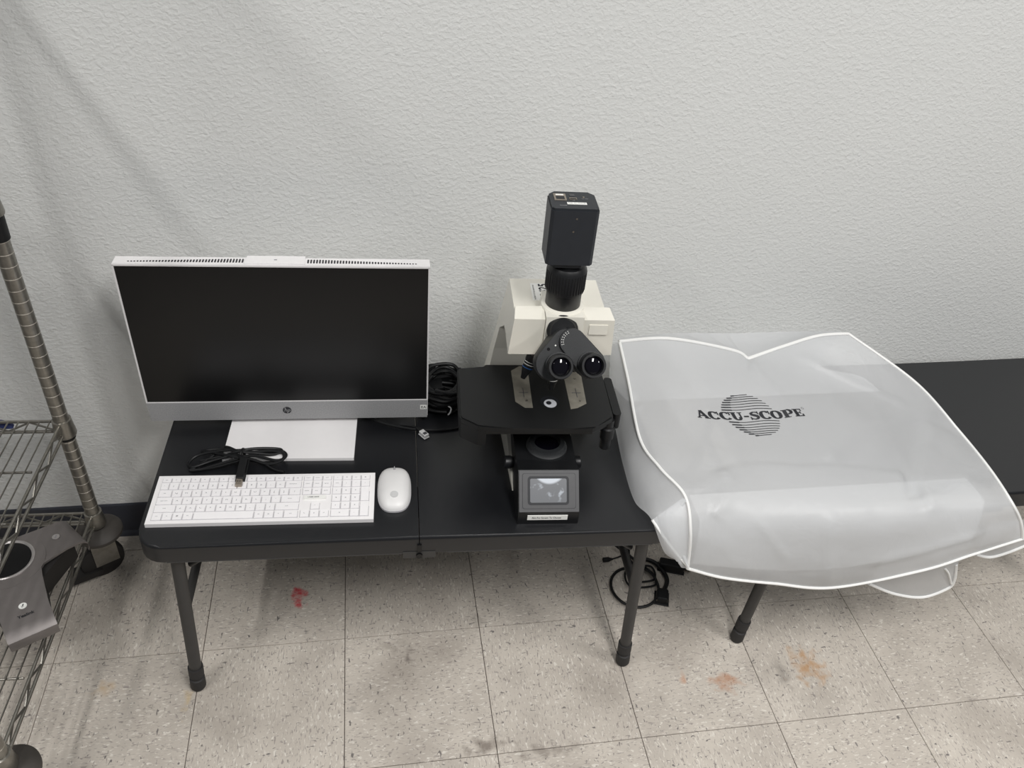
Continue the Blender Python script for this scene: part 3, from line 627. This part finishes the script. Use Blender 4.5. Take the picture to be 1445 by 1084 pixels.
for E_ in (EL, ER):
    ep = obj('eyepiece', revolve(nbm(), at(E_, .036), d, ((0, .0215), (.020, .0215), (.021, .0218), (.033, .0218), (.036, .0205), (.036, .0170), (.030, .0150)), 40, cap=False), 'scope_black', mi, True)
    dm = nbm(); revolve(dm, at(E_, .0065), d, ((0, .0147), (.0012, .0125), (.0022, .0085), (.0027, .004), (.0028, .0002)), 32); obj('eye_lens', dm, 'lens', ep, True)
    obj('knurled_ring', revolve(nbm(), at(E_, .030), d, ((0, .0225), (.007, .0232), (.0072, .0205)), 40, cap=False), 'scope_dark', ep, True)
# nosepiece and objectives
obj('nosepiece', revolve(nbm(), (CX, .205, .300), (0, .25, -1), ((0, .040), (.02, .046), (.035, .040), (.045, .030)), 36), 'scope_black', mi, True)
obj('nosepiece_bracket', bx(CX - .045, CX + .045, .165, .29, .270, .297), 'scope_black', mi, bevel=.006)
def objective(p, q, ring, nm='objective'):
    p, q = Vector(p), Vector(q); dd = q - p; l = dd.length
    o = obj(nm, revolve(nbm(), p, dd, ((0, .0115), (l * .45, .0115), (l * .47, .0105), (l * .72, .0105), (l * .86, .007), (l, .0045)), 24), 'scope_black', mi, True)
    for t, m_ in ((.50, 'sticker'), (.57, 'sticker'), (.66, ring)):
        obj('colour_ring', revolve(nbm(), p + dd * t, dd, ((0, .0107), (.0012, .0108), (.0014, .0106)), 24, cap=False), m_, o, True)
    return o
objective((-.020, .216, .262), (-.045, .196, .196), 'blue'); objective((CX, .180, .258), (CX, .170, .190), 'sticker'); objective((.040, .222, .262), (.058, .215, .20), 'steel')
# stage
SZ = .165
outline = [(-.168, .262), (-.163, .269), (-.113, .271), (-.111, .282), (.118, .284), (.1255, .276), (.1240, .122), (.121, .116), (.085, .090), (.079, .0865), (.03, .0835), (-.07, .0850), (-.130, .0905), (-.1365, .0925), (-.1655, .114), (-.1675, .12)]
bm = prism(nbm(), outline, SZ - .012, SZ)
bmesh.ops.bevel(bm, geom=[e for e in bm.edges if all(v.co.z > SZ - .001 for v in e.verts)], offset=.0025, segments=2, affect='EDGES')
obj('stage_plate', bm, 'stage', mi)
obj('lower_stage', prism(nbm(), [(-.122, .27), (.118, .27), (.118, .122), (.083, .098), (-.122, .098)], SZ - .026, SZ - .014), 'scope_black', mi, bevel=.002)
bm = prism(nbm(), [(-.1675, .26), (-.1675, .12), (-.165, .113), (-.134, .091), (-.119, .0905), (-.119, .096), (-.132, .097), (-.160, .117), (-.162, .122), (-.162, .26)], SZ - .047, SZ - .012); obj('stage_skirt', bm, 'stage', mi, bevel=.001)
obj('drive_housing', prism(nbm(), rrect(.1265, .1425, .128, .246, .007), SZ - .038, SZ - .004), 'stage', mi, bevel=.003)
kb_ = obj('stage_drive_knob', revolve(nbm(), (.120, .128, SZ - .014), (0, 0, -1), ((0, .010), (.018, .010), (.020, .0135), (.045, .0135), (.046, .0105), (.070, .0105), (.072, .009)), 28), 'scope_black', mi, True)
def insert(poly, nm):
    o = obj(nm, prism(nbm(), poly, SZ - .002, SZ + .0005), 'steel', mi)
    cx = sum(p[0] for p in poly) / len(poly); cy = .190
    x = nbm(); box(x, cx - .009, cx + .009, cy - .0006, cy + .0006, SZ + .0004, SZ + .0009); box(x, cx - .0006, cx + .0006, cy - .014, cy + .014, SZ + .0004, SZ + .0009); obj('cross_mark', x, 'legend_dark', o)
    for yy in (.165, .235):
        obj('screw', cyl(nbm(), (cx + .004, yy, SZ), (cx + .004, yy, SZ + .0011), .0024, n=14), 'chrome', o)
insert([(-.060, .162), (-.043, .1435), (-.028, .1435), (-.026, .262), (-.034, .274), (-.042, .276), (-.060, .260)], 'stage_insert')
insert([(.0445, .1400), (.058, .1435), (.0775, .157), (.081, .250), (.069, .264), (.0445, .262)], 'stage_insert')
h = obj('stage_opening', cyl(nbm(), (.006, .163, SZ), (.006, .163, SZ + .0004), .0175, n=36), 'ink', mi)
cl_ = obj('condenser_lens', revolve(nbm(), (.007, .157, SZ + .0002), (0, 0, 1), ((0, .0125), (.0006, .0122), (.0012, .009), (.0014, .0055)), 32), 'lens_glare', mi, True)
obj('iris', cyl(nbm(), (.004, .157, SZ + .001), (.004, .157, SZ + .0020), .0052, n=24), 'ink', cl_)

# ------------------------------------------------------------------ translucent dust cover
CTRL = [
[(0.9011,0.2200,0.6430),(1.0115,0.2200,0.6468),(1.1584,0.2150,0.6157),(1.1967,0.2050,0.5988),(1.2871,0.2250,0.6157),(1.3695,0.2400,0.6295),(1.4483,0.2500,0.6260)],
[(0.9046,0.1400,0.6026),(1.0057,0.1450,0.5963),(1.1164,0.1400,0.5860),(1.1906,0.1300,0.5809),(1.3379,0.1500,0.5685),(1.4714,0.1550,0.5588),(1.5951,0.1600,0.5495)],
[(0.9109,0.0300,0.5361),(0.9932,0.0300,0.5501),(1.1176,0.0300,0.5389),(1.2241,0.0250,0.5407),(1.3964,0.0300,0.5360),(1.5546,0.0620,0.4991),(1.6834,0.0770,0.4744)],
[(0.9309,-0.0500,0.5288),(1.0074,-0.0500,0.5309),(1.1166,-0.0550,0.5298),(1.2513,-0.0650,0.5200),(1.4345,-0.0600,0.4900),(1.5429,-0.0480,0.4704),(1.6801,-0.0430,0.4723)],
[(0.9607,-0.1150,0.5185),(1.0336,-0.1350,0.5043),(1.1243,-0.1500,0.4927),(1.2498,-0.1580,0.4802),(1.4195,-0.1520,0.4748),(1.5320,-0.1420,0.4729),(1.6637,-0.1380,0.4741)],
[(0.9646,-0.1650,0.4747),(1.0428,-0.1700,0.4429),(1.1424,-0.1750,0.4180),(1.2708,-0.1780,0.3977),(1.4442,-0.1750,0.4084),(1.5712,-0.1700,0.4180),(1.6944,-0.1600,0.4317)],
[(0.9763,-0.1750,0.3794),(1.0585,-0.1750,0.3422),(1.1724,-0.1780,0.3150),(1.3121,-0.1800,0.2873),(1.5021,-0.1800,0.3202),(1.6149,-0.1750,0.3561),(1.7222,-0.1650,0.3804)]]
cov = thing('dust_cover', 'crumpled translucent white plastic dust cover with white piping draped over the tables', 'dust cover', (1.25, .05, TZ + .003))
OFF = -Vector(cov.location)
def grid_surface(ctrl, n):
    rows_ = [catmull(r, n) for r in ctrl]; cols = len(rows_[0]); cc = [catmull([r[c] for r in rows_], n) for c in range(cols)]
    return [[cc[c][r] for c in range(cols)] for r in range(len(cc[0]))]
def wrinkle(p, amp):
    q = p * 7.0; a = noise.noise(q) + .5 * noise.noise(q * 2.1 + Vector((3, 1, 5)))
    rdg = 1 - abs(noise.noise(p * 5.5 + Vector((9, 2, 4)))) * 2
    return amp * (.6 * a + .35 * max(0, rdg) ** 2 + .2)
def sheet(G, name, parent, amp=0, fade=True):
    bm = nbm(); nr, nc = len(G), len(G[0]); V = []
    for r in range(nr):
        row_ = []
        for c in range(nc):
            p = G[r][c].copy()
            if amp:
                du = G[r][min(c + 1, nc - 1)] - G[r][max(c - 1, 0)]; dv = G[min(r + 1, nr - 1)][c] - G[max(r - 1, 0)][c]
                nrm = du.cross(dv).normalized(); nrm = nrm if nrm.dot(Vector((-.3, -1, 1))) > 0 else -nrm
                e = min(r, c, nr - 1 - r, nc - 1 - c) / 6 if fade else 1
                p += nrm * wrinkle(p, amp) * min(1, e)
            G[r][c] = p; row_.append(bm.verts.new(p + OFF))
        V.append(row_)
    for r in range(nr - 1):
        for c in range(nc - 1): bm.faces.new((V[r][c], V[r][c + 1], V[r + 1][c + 1], V[r + 1][c]))
    me = bpy.data.meshes.new(name); bm.to_mesh(me); bm.free(); me.materials.append(M['film'])
    for p in me.polygons: p.use_smooth = True
    o = bpy.data.objects.new(name, me); C.objects.link(o); o.parent = parent
    return o
G = grid_surface(CTRL, 14)
# the top seam is slack: two straight runs of piping meet in a sharp dip
nc_ = len(G[0]); kd = 3 * 14
for c in range(nc_):
    if c <= kd: t = c / kd; a_, b_ = CTRL[0][0], CTRL[0][3]; tgt = catmull([a_, CTRL[0][1], CTRL[0][2], b_, Vector(b_) * 2 - Vector(CTRL[0][2])], 14)[c]
    else: tgt = catmull([Vector(CTRL[0][3]) * 2 - Vector(CTRL[0][4]), CTRL[0][3], CTRL[0][4], CTRL[0][5], CTRL[0][6]], 14)[c - kd + 14]
    dlt = tgt - G[0][c]
    for r in range(9): G[r][c] = G[r][c] + dlt * (1 - r / 9)
# creases pressed into the film: polylines over the sheet (row, column), signed step height and ridge height in metres
FOLDS = [([(1, 41), (17, 45), (28, 45), (38, 46)], .004, .003), ([(45, 18), (42, 30), (42, 40), (41, 48), (42, 59)], -.006, .004), ([(42, 59), (50, 57)], -.008, .003),
         ([(46, 20), (60, 10)], .003, .003), ([(23, 82), (26, 65), (30, 53), (38, 46)], -.006, .003), ([(27, 74), (44, 65), (56, 62)], .006, .002), ([(53, 2), (46, 20)], .002, .003),
         ([(57, 42), (83, 41)], 0, .003), ([(75, 49), (74, 58), (72, 69)], .003, .003), ([(20, 12), (36, 22)], 0, .002), ([(53, 48), (51, 67)], -.003, .002), ([(8, 60), (20, 72)], 0, .003), ([(60, 25), (72, 31)], 0, .002)]
def fold_height(r, c):
    h = 0
    for pl, stp, rdg in FOLDS:
        best = None
        for (r0, c0), (r1, c1) in zip(pl, pl[1:]):
            dr, dc = r1 - r0, c1 - c0; L2 = dr * dr + dc * dc; t = max(0, min(1, ((r - r0) * dr + (c - c0) * dc) / L2))
            er, ec = r - r0 - t * dr, c - c0 - t * dc; dd = math.hypot(er, ec); sg = 1 if dr * ec - dc * er > 0 else -1
            if best is None or dd < best[0]: best = (dd, sg, abs(dr * ec - dc * er) / math.sqrt(L2))
        dd, sg, perp = best; over = math.sqrt(max(0, dd * dd - perp * perp)); k = math.exp(-over / 2)
        sd = sg * perp; h += rdg * k * math.exp(-(perp / 1.5) ** 2) + stp * k * math.exp(-perp / 6) * (.5 + .5 * math.tanh(sd / 1.1)) * min(1, 4 / max(over, .1))
    return h
GF = [[p.copy() for p in row_] for row_ in G]
for r in range(2, len(G) - 2):
    for c in range(2, len(G[0]) - 2):
        nr_ = (G[r][c + 1] - G[r][c - 1]).cross(G[r + 1][c] - G[r - 1][c]).normalized()
        if nr_.dot(Vector((-.3, -1, 1))) < 0: nr_ = -nr_
        e = min(1, min(r, c, len(G) - 1 - r, len(G[0]) - 1 - c) / 6); h_ = fold_height(r, c)
        GF[r][c] = G[r][c] + nr_ * h_ * e * 1.2
G = GF
front = sheet(G, 'front_panel', cov, .008)
def pipe(pts, name, parent=cov, r=.0042, closed=False): return obj(name, tube(nbm(), [Vector(p) + OFF for p in pts], r, 8, closed, .8), 'piping', parent, True)
edge = [g for g in G[0]] + [r[-1] for r in G[1:]] + [g for g in G[-1][::-1][1:]] + [r[0] for r in G[::-1][1:-1]]
pipe(edge, 'piping', closed=True)
# left side panel: from the piped front edge down to the table and over its front edge
LE = [r[0] for r in G]
bot = catmull([(.903, .262, .590), (.898, .200, .50), (.8985, .1224, .4645), (.888, .03, .4645), (.884, -.0697, .4645), (.897, -.130, .478), (.925, -.168, .4205), (.9657, -.174, .400)], 14)
LG = []
for k in range(len(LE)):
    b = bot[min(int(round(k * (len(bot) - 1) / (len(LE) - 1))), len(bot) - 1)]; a = LE[k]
    LG.append([a.lerp(b, t / 8) + Vector((-.012 * math.sin(math.pi * t / 8), -.004 * math.sin(math.pi * t / 8), 0)) for t in range(9)])
sheet(LG, 'side_panel', cov, .004)
# folded corner flap at the lower left
fp = [Vector((.9607, -.1160, .518)), Vector((.897, -.137, .482)), Vector((.9720, -.180, .392))]
FG = []
for r in range(7):
    a = fp[0].lerp(fp[2], r / 6); b = fp[0].lerp(fp[1], min(1, r / 3)) if r < 3 else fp[1].lerp(fp[2], (r - 3) / 3)
    FG.append([a.lerp(b, t / 6) + Vector((0, -.010 * math.sin(math.pi * t / 6), 0)) for t in range(7)])
sheet(FG, 'corner_fold', cov)
pipe(catmull([fp[1], fp[1].lerp(fp[2], .5) + Vector((-.004, -.006, .004)), fp[2]], 8), 'fold_seam', r=.003)
# top and back panels
BT = catmull([(.925, .285, .606), (1.05, .29, .612), (1.20, .29, .6075), (1.322, .29, .6085), (1.4544, .285, .608)], 18)
topG = []
for k in range(len(G[0])):
    b = BT[int(round(k * (len(BT) - 1) / (len(G[0]) - 1)))]
    topG.append([G[0][k].lerp(b, t / 5) + Vector((0, 0, -.004 * math.sin(math.pi * t / 5))) for t in range(6)])
sheet(topG, 'top_panel', cov)
BG = []
for k in range(0, len(BT), 2):
    p = BT[k]; s = k / (len(BT) - 1); x1 = p.x + .01 + .10 * s
    prof_ = [p, Vector((p.x + .005, .305, .55)), Vector((p.x + .01, .325, .478)), Vector((x1, .30, .4625)), Vector((x1 + .02, .24, .4620))]
    BG.append(catmull(prof_, 5))
sheet(BG, 'back_panel', cov, 0)
# unseen second film layer, added behind the hanging front panel to brighten it
IG = []
for k in range(25):
    x = 1.0 + .62 * k / 24; zb = .36 - .05 * math.sin(math.pi * k / 24)
    IG.append(catmull([(x, -.06, .4620), (x, -.116, .4618), (x, -.130, .452), (x, -.142, .41), (x, -.150, zb)], 5))
sheet(IG, 'added_backing_film', cov, 0)
FL = [(1.4268, -.148, .2462), (1.5029, -.148, .2031), (1.5817, -.148, .181), (1.6332, -.148, .2047), (1.6390, -.148, .2311), (1.6183, -.148, .2884)]
fc = catmull(FL, 8); FG = []
for k, p in enumerate(fc):
    q = Vector((1.43 + .19 * k / (len(fc) - 1), -.152, .365)); FG.append([p.lerp(q, t / 6) for t in range(7)])
sheet(FG, 'hanging_flap', cov); pipe(fc, 'flap_piping')
pipe(catmull([(1.594, -.150, .280), (1.61, -.151, .262), (1.6355, -.149, .222)], 6), 'flap_seam', r=.003)
F2 = catmull([(1.6595, -.143, .3107), (1.7069, -.143, .2987), (1.7702, -.143, .3293), (1.80, -.142, .37)], 6); FG = []
for k, p in enumerate(F2): FG.append([p.lerp(Vector((1.64 + .12 * k / (len(F2) - 1), -.148, .42)), t / 5) for t in range(6)])
sheet(FG, 'hanging_flap', cov); pipe(F2, 'flap_piping')
# printed logo on the front panel
bmt = bmesh.new(); bmt.from_mesh(front.data); bvh = BVHTree.FromBMesh(bmt)
LO = Vector((1.157, .060, .566)) + OFF; LX = Vector((1, 0, -.075)).normalized(); LY = Vector((0, .90, .42)); LY = (LY - LX * LY.dot(LX)).normalized(); LN = LX.cross(LY); LY = LY * .86 - LX * .30
logo = nbm()
def stamp(poly_pts):
    vs_ = []
    for x, y in poly_pts:
        p = LO + LX * x + LY * y + LN * .12
        hit = bvh.ray_cast(p, -LN)
        vs_.append(logo.verts.new((hit[0] if hit[0] else LO + LX * x + LY * y) + LN * .0011))
    try: logo.faces.new(vs_)
    except ValueError: pass
def strip(pts, ws, sub=1):
    L_, R_ = [], []
    for i, (x, y) in enumerate(pts):
        a = pts[max(0, i - 1)]; b = pts[min(len(pts) - 1, i + 1)]; dx, dy = b[0] - a[0], b[1] - a[1]; l = math.hypot(dx, dy) or 1
        w_ = ws[i] if isinstance(ws, list) else ws; L_.append((x - dy / l * w_ / 2, y + dx / l * w_ / 2)); R_.append((x + dy / l * w_ / 2, y - dx / l * w_ / 2))
    return [[L_[i], L_[i + 1], R_[i + 1], R_[i]] for i in range(len(pts) - 1)]
def rc(x0, x1, y0, y1): return [[(x0, y0), (x1, y0), (x1, y1), (x0, y1)]]
def arc(cx, cy, rx_, ry_, a0, a1, tmax, tmin, n=16):
    P, W_ = [], []
    for k in range(n + 1):
        a = R(a0 + (a1 - a0) * k / n); t = tmin + (tmax - tmin) * abs(math.cos(a)) ** 1.2; P.append((cx + (rx_ - t / 2) * math.cos(a), cy + (ry_ - .06) * math.sin(a))); W_.append(t)
    return strip(P, W_)
GL = {}
GL['A'] = (1.0, strip([(.16, .04), (.47, 1.0)], .13) + strip([(.47, 1.02), (.84, .02)], .27) + rc(.25, .7, .28, .38) + rc(0, .34, 0, .09) + rc(.6, 1.06, 0, .09))
GL['C'] = (.92, arc(.50, .5, .48, .53, 42, 322, .30, .12) + rc(.80, .90, .60, 1.02))
GL['U'] = (1.02, rc(.12, .40, .34, 1) + rc(.74, .87, .34, 1) + arc(.495, .36, .375, .40, 180, 360, .27, .14) + rc(0, .50, .91, 1) + rc(.62, 1.0, .91, 1))
GL['-'] = (.46, rc(.04, .42, .36, .54))
GL['S'] = (.80, strip([(.74, .80), (.60, .94), (.40, .95), (.22, .82), (.24, .66), (.42, .55), (.60, .44), (.66, .28), (.56, .10), (.36, .05), (.18, .12), (.10, .26)], [.10, .12, .14, .22, .26, .30, .30, .26, .18, .13, .11, .10]) + rc(.70, .79, .66, 1.02) + rc(.04, .13, -.02, .36))
GL['O'] = (1.02, arc(.5, .5, .49, .53, 0, 360, .30, .12, 24))
GL['P'] = (.90, rc(.12, .40, 0, 1) + rc(0, .54, 0, .09) + rc(0, .2, .91, 1) + arc(.42, .70, .46, .33, -90, 90, .28, .12, 10))
GL['E'] = (.90, rc(.12, .40, 0, 1) + rc(0, .84, 0, .10) + rc(0, .80, .90, 1) + rc(.4, .66, .45, .55) + rc(.72, .84, 0, .32) + rc(.70, .80, .70, 1) + rc(.58, .66, .34, .66))
word = 'ACCU-SCOPE'; tot = sum(GL[c][0] for c in word); CAP = .0205; sc = .236 / tot; cur = -.118
for ch in word:
    wd, quads = GL[ch]
    for qd in quads:
        stamp([(cur + x * sc, -CAP / 2 + y * CAP + .006 * ((cur + x * sc) / .118) ** 2 - .001) for x, y in qd])
    cur += wd * sc
for q in arc(.123, .017, .0028, .0028 + .06, 0, 360, .0006, .0006, 12): stamp([(x, .017 + (y - .017)) for x, y in q])
for sg in (1, -1):
    y = .0165
    for k in range(7):
        hw2 = math.sqrt(max(0, .057 ** 2 - y ** 2)); th = .0016
        n_ = 10
        for i in range(n_):
            x0 = -hw2 + 2 * hw2 * i / n_; x1 = -hw2 + 2 * hw2 * (i + 1) / n_
            tt = th * (1.9 if i < 2 else 1.0)
            wv = lambda x: .0012 * math.sin(x * 60)
            stamp([(x0, sg * y + wv(x0) - tt / 2), (x1, sg * y + wv(x1) - tt / 2), (x1, sg * y + wv(x1) + tt / 2), (x0, sg * y + wv(x0) + tt / 2)])
        y += .0074 - .00045 * k
bmt.free()
obj('printed_logo', logo, 'ink', cov)

# ------------------------------------------------------------------ cables on the floor behind the table leg
fcab = thing('power_cable', 'black power cable coiled on the floor behind the table leg', 'cable', (1.0, .08, 0))
def fo(x, y, z=.004): return (x - 1.0, y - .08, z)
ring = [fo(1.003 + .058 * math.cos(R(a)), .072 + .062 * math.sin(R(a)), .004 + .0007 * i) for i, a in enumerate(range(60, 60 + 330, 22))]
obj('cord', tube(nbm(), catmull([fo(1.02, .20, .03), fo(1.015, .16, .006)] + ring + [fo(1.055, .11, .012), fo(1.02, .16, .012), fo(.98, .19, .03)], 6), .0036, 8), 'cable', fcab, True)
obj('cord', tube(nbm(), catmull([fo(1.03, .16, .012), fo(1.075, .14, .010), fo(1.092, .09, .008), fo(1.07, .05, .008)], 8), .0055, 8), 'cable', fcab, True)
obj('cord', tube(nbm(), catmull([fo(1.0, .14, .014), fo(1.05, .11, .014), fo(1.055, .07, .013), fo(1.0, .068, .013), fo(.985, .09, .013), fo(1.0, .125, .012), fo(1.06, .13, .01), fo(1.06, .09, .01), fo(1.02, .082, .012)], 7), .0026, 8), 'cable', fcab, True)
d = Vector((1, -.35, 0)).normalized()
g1 = obj('adapter_plug', obox(fo(1.085, .135, .013), d, .024, .062, .024), 'cable', fcab, bevel=.003)
obj('plug_tip', obox(Vector(fo(1.085, .135, .013)) + d * .062, d, .010, .014, .008), 'rubber', g1, bevel=.001)
obj('prong', obox(Vector(fo(1.085, .128, .010)) + d * .060, d, .003, .016, .002), 'plug_metal', g1)
d = Vector((-.35, -1, 0)).normalized()
g2 = obj('wall_plug', obox(fo(1.068, .052, .012), d, .028, .034, .02), 'cable', fcab, bevel=.004)
obj('prong', obox(Vector(fo(1.056, .028, .012)), Vector((-1, -.3, 0)), .002, .014, .005), 'plug_metal', g2)
obj('cord', tube(nbm(), catmull([fo(1.0, .165, .02), fo(.985, .166, .010), fo(.968, .164, .007)], 6), .002, 8), 'cable', fcab, True)
obj('barrel_plug', revolve(nbm(), fo(.972, .164, .007), (-1, -.02, 0), ((0, .002), (.008, .0045), (.012, .0062), (.026, .0062), (.027, .004)), 16), 'cable', fcab, True)

# ------------------------------------------------------------------ wire shelving unit
sh = thing('wire_shelf', 'chrome wire shelving unit on casters at the left edge', 'shelf', (-.240, .250, 0), R(-2.2))
SW, SD = .90, .56
PZ0 = .150; PTOP = 1.86
posts = [(0, 0), (0, -SD), (-SW, 0), (-SW, -SD)]
for (px, py) in posts:
    p = obj('post', cyl(nbm(), (px, py, PZ0), (px, py, PTOP), .0148, n=24), 'chrome', sh, True)
    gr = nbm(); z = PZ0 + .02
    while z < PTOP:
        revolve(gr, (px, py, z), (0, 0, 1), ((0, .01485), (.0002, .01505), (.0012, .01505), (.0014, .01485)), 24, cap=False); z += .0242
    obj('groove_rings', gr, 'chrome_dark', p, True)
    obj('post_cap', revolve(nbm(), (px, py, PTOP), (0, 0, 1), ((0, .012), (.004, .012), (.006, .008)), 20), 'caster', p, True)
    c = obj('caster', revolve(nbm(), (px, py, .122), (0, 0, 1), ((0, .044), (.006, .050), (.014, .050), (.024, .040), (.030, .016), (.034, .013)), 36), 'bumper', sh, True)
    if (px, py) == (0, 0): c.rotation_euler = (0, 0, R(-58))
    fk = nbm(); box(fk, px - .021, px - .018, py - .03, py + .022, .045, .122); box(fk, px + .018, px + .021, py - .03, py + .022, .045, .122)
    obj('fork', fk, 'chrome', c, bevel=.001)
    obj('wheel', revolve(nbm(), (px - .015, py - .012, .049), (1, 0, 0), ((0, .036), (.004, .047), (.015, .049), (.026, .047), (.030, .036)), 36), 'caster', c, True)
    obj('brake_pedal', prism(nbm(), [(px - .018, py - .085), (px + .018, py - .085), (px + .022, py - .02), (px - .022, py - .02)], .018, .034), 'caster', c, bevel=.003)
def shelf_level(z, k):
    s = obj('shelf_frame', nbm_frame(z), 'chrome', sh, True)
    wm = nbm(); x = -.02
    while x > -SW + .012:
        cyl(wm, (x, -.004, z + .0045), (x, -SD + .004, z + .0045), .0017, n=6); x -= .0198
    obj('wire_deck', wm, 'chrome', s, True)
    for yy in (-.032, -.148, -.28, -.412, -.528):
        obj('support_rod', cyl(nbm(), (-.01, yy, z), (-SW + .01, yy, z), .0024, n=8), 'chrome', s, True)
    for (px, py) in posts:
        obj('corner_collar', revolve(nbm(), (px, py, z - .034), (0, 0, 1), ((0, .0205), (.004, .0215), (.034, .0185), (.040, .0185), (.041, .0152)), 24), 'chrome', s, True)
        obj('split_sleeve', revolve(nbm(), (px, py, z - (.082 if k == 2 else .044)), (0, 0, 1), ((0, .0152), (.002, .0172), (.05 if k == 2 else .012, .0182)), 20), 'cable', s, True)
def nbm_frame(z):
    b = nbm()
    for (ax, ay, bx_, by) in ((0, 0, 0, -SD), (-SW, 0, -SW, -SD), (0, 0, -SW, 0), (0, -SD, -SW, -SD)):
        a = Vector((ax, ay, 0)); e = Vector((bx_, by, 0)); dd = (e - a).normalized(); L_ = (e - a).length
        a2 = a + dd * .016; e2 = e - dd * .016
        for zz in (z + .001, z - .026): cyl(b, a2 + Vector((0, 0, zz)), e2 + Vector((0, 0, zz)), .0033, n=8)
        m_ = int(L_ / .046); P = []
        for q in range(m_ + 1): P.append(a2.lerp(e2, q / m_) + Vector((0, 0, z - .001 if q % 2 else z - .024)))
        tube(b, P, .0024, 6)
    return b
for k, z in enumerate((.190, .460, .955, 1.40, 1.82)): shelf_level(z, k)
# a dark blue object lying on the far back of the middle shelf
nv = tag(obj('folded_cloth', hull([Vector((x, y, z)) for x, y, z in ((-.378, .256, .438), (-.338, .258, .438), (-.34, .275, .438), (-.378, .275, .438), (-.366, .262, .456), (-.35, .266, .455), (-.37, .272, .457))]), 'navy', None, bevel=.003), 'small dark blue cloth tucked on the back rail of the wire shelf', 'cloth')

# ------------------------------------------------------------------ conference phone on the bottom shelf
ph = thing('conference_phone', 'grey Y-shaped conference phone with round dark centre on the bottom wire shelf', 'phone', (-.340, .060, .1972), R(0))
AR = [R(-62), R(42), R(160)]
def yshape(r_end, hw_root, hw_end, fil=.030):
    P = []
    for k, a in enumerate(AR):
        c, s = math.cos(a), math.sin(a); nx_, ny_ = -s, c
        an = AR[(k + 1) % 3]
        P += [(c * .075 - nx_ * hw_root, s * .075 - ny_ * hw_root), (c * r_end - nx_ * hw_end, s * r_end - ny_ * hw_end), (c * r_end + nx_ * hw_end, s * r_end + ny_ * hw_end), (c * .075 + nx_ * hw_root, s * .075 + ny_ * hw_root)]
    return P
def arm_bm(a, z1, k=1.0):
    """one arm: a strip running out from the hub and folding down in a round nose at its end"""
    prof_ = [(.0, z1), (.06, z1), (.120, z1 - .004), (.150, z1 - .008), (.162, z1 - .012), (.170, z1 - .020), (.1715, z1 - .030), (.168, z1 - .040)]
    b = nbm(); A, B_ = [], []
    c, s = math.cos(a), math.sin(a)
    for r, z in prof_:
        r *= k
        hw_ = .058 - .016 * min(1, r / .10) if r < .10 else .042
        for th, lst in ((0, A), (-.005, B_)):
            lst.append((b.verts.new((c * r + s * hw_, s * r - c * hw_, z + th)), b.verts.new((c * r - s * hw_, s * r + c * hw_, z + th))))
    for lst in (A, B_):
        for p, q in zip(lst, lst[1:]): b.faces.new((p[0], p[1], q[1], q[0]))
    for i in range(len(A) - 1):
        for e in (0, 1): b.faces.new((A[i][e], A[i + 1][e], B_[i + 1][e], B_[i][e]))
    b.faces.new((A[-1][0], A[-1][1], B_[-1][1], B_[-1][0])); b.faces.new((A[0][0], A[0][1], B_[0][1], B_[0][0]))
    return b
PH = .062
for a, k in zip(AR, (1.08, .80, 1.0)): obj('arm', arm_bm(a, PH, k), 'phone', ph, True)
obj('hub_plate', cyl(nbm(), (0, 0, PH - .006), (0, 0, PH + .0003), .068, n=48), 'phone', ph, True)
P = []
for a in AR: P += [(math.cos(a + e) * (.118 if a == AR[1] else .150), math.sin(a + e) * (.118 if a == AR[1] else .150)) for e in (-.24, .24)] + [(math.cos(a + .24 + 1.05 * .35) * .08, math.sin(a + .24 + .37) * .08)]
P = sorted(P, key=lambda p: math.atan2(p[1], p[0]))
obj('under_body', prism(nbm(), P, .004, PH - .010), 'caster', ph, bevel=.006)
for a in AR: obj('foot', cyl(nbm(), (math.cos(a) * .10, math.sin(a) * .10, 0), (math.cos(a) * .10, math.sin(a) * .10, .006), .012, n=16), 'rubber', ph)
obj('centre_ring', revolve(nbm(), (-.004, .006, PH - .001), (0, 0, 1), ((0, .051), (.003, .051), (.004, .049), (.002, .045), (0, .045)), 48), 'phone_edge', ph, True)
obj('centre_disc', revolve(nbm(), (-.004, .006, PH - .001), (0, 0, 1), ((0, .0445), (.0022, .0445), (.0026, .040)), 48), 'gloss_black', ph, True)
for a in AR[:2]:
    c, s = math.cos(a), math.sin(a); q = Vector((c * (.122 if a == AR[0] else .096), s * (.122 if a == AR[0] else .096), PH - .0034))
    ic = obj('mute_button', cyl(nbm(), q, q + Vector((0, 0, .0012)), .0072, n=28), 'sticker' if a == AR[0] else 'phone_edge', ph)
    ib = nbm(); box(ib, q.x - .0011, q.x + .0011, q.y - .0005, q.y + .0038, q.z + .001, q.z + .0015); box(ib, q.x - .0025, q.x + .0025, q.y - .0022, q.y - .0014, q.z + .001, q.z + .0015); box(ib, q.x - .0004, q.x + .0004, q.y - .0045, q.y - .0018, q.z + .001, q.z + .0015)
    obj('mute_symbol', ib, 'legend_dark' if a == AR[0] else 'legend', ic)
a = AR[0]; c, s = math.cos(a), math.sin(a); q = Vector((c * .1440, s * .1440, PH - .0054))
tb = nbm(); put_text(tb, 'Yealink', .0095, Matrix.Translation(q) @ Matrix.Rotation(a + R(90), 4, 'Z'), .025); obj('phone_lettering', tb, 'ink', ph)
for o in list(bpy.data.objects):
    if o.type == 'MESH' and o.name.startswith('phone_lettering'):
        for v in o.data.vertices: v.co.z += .0004
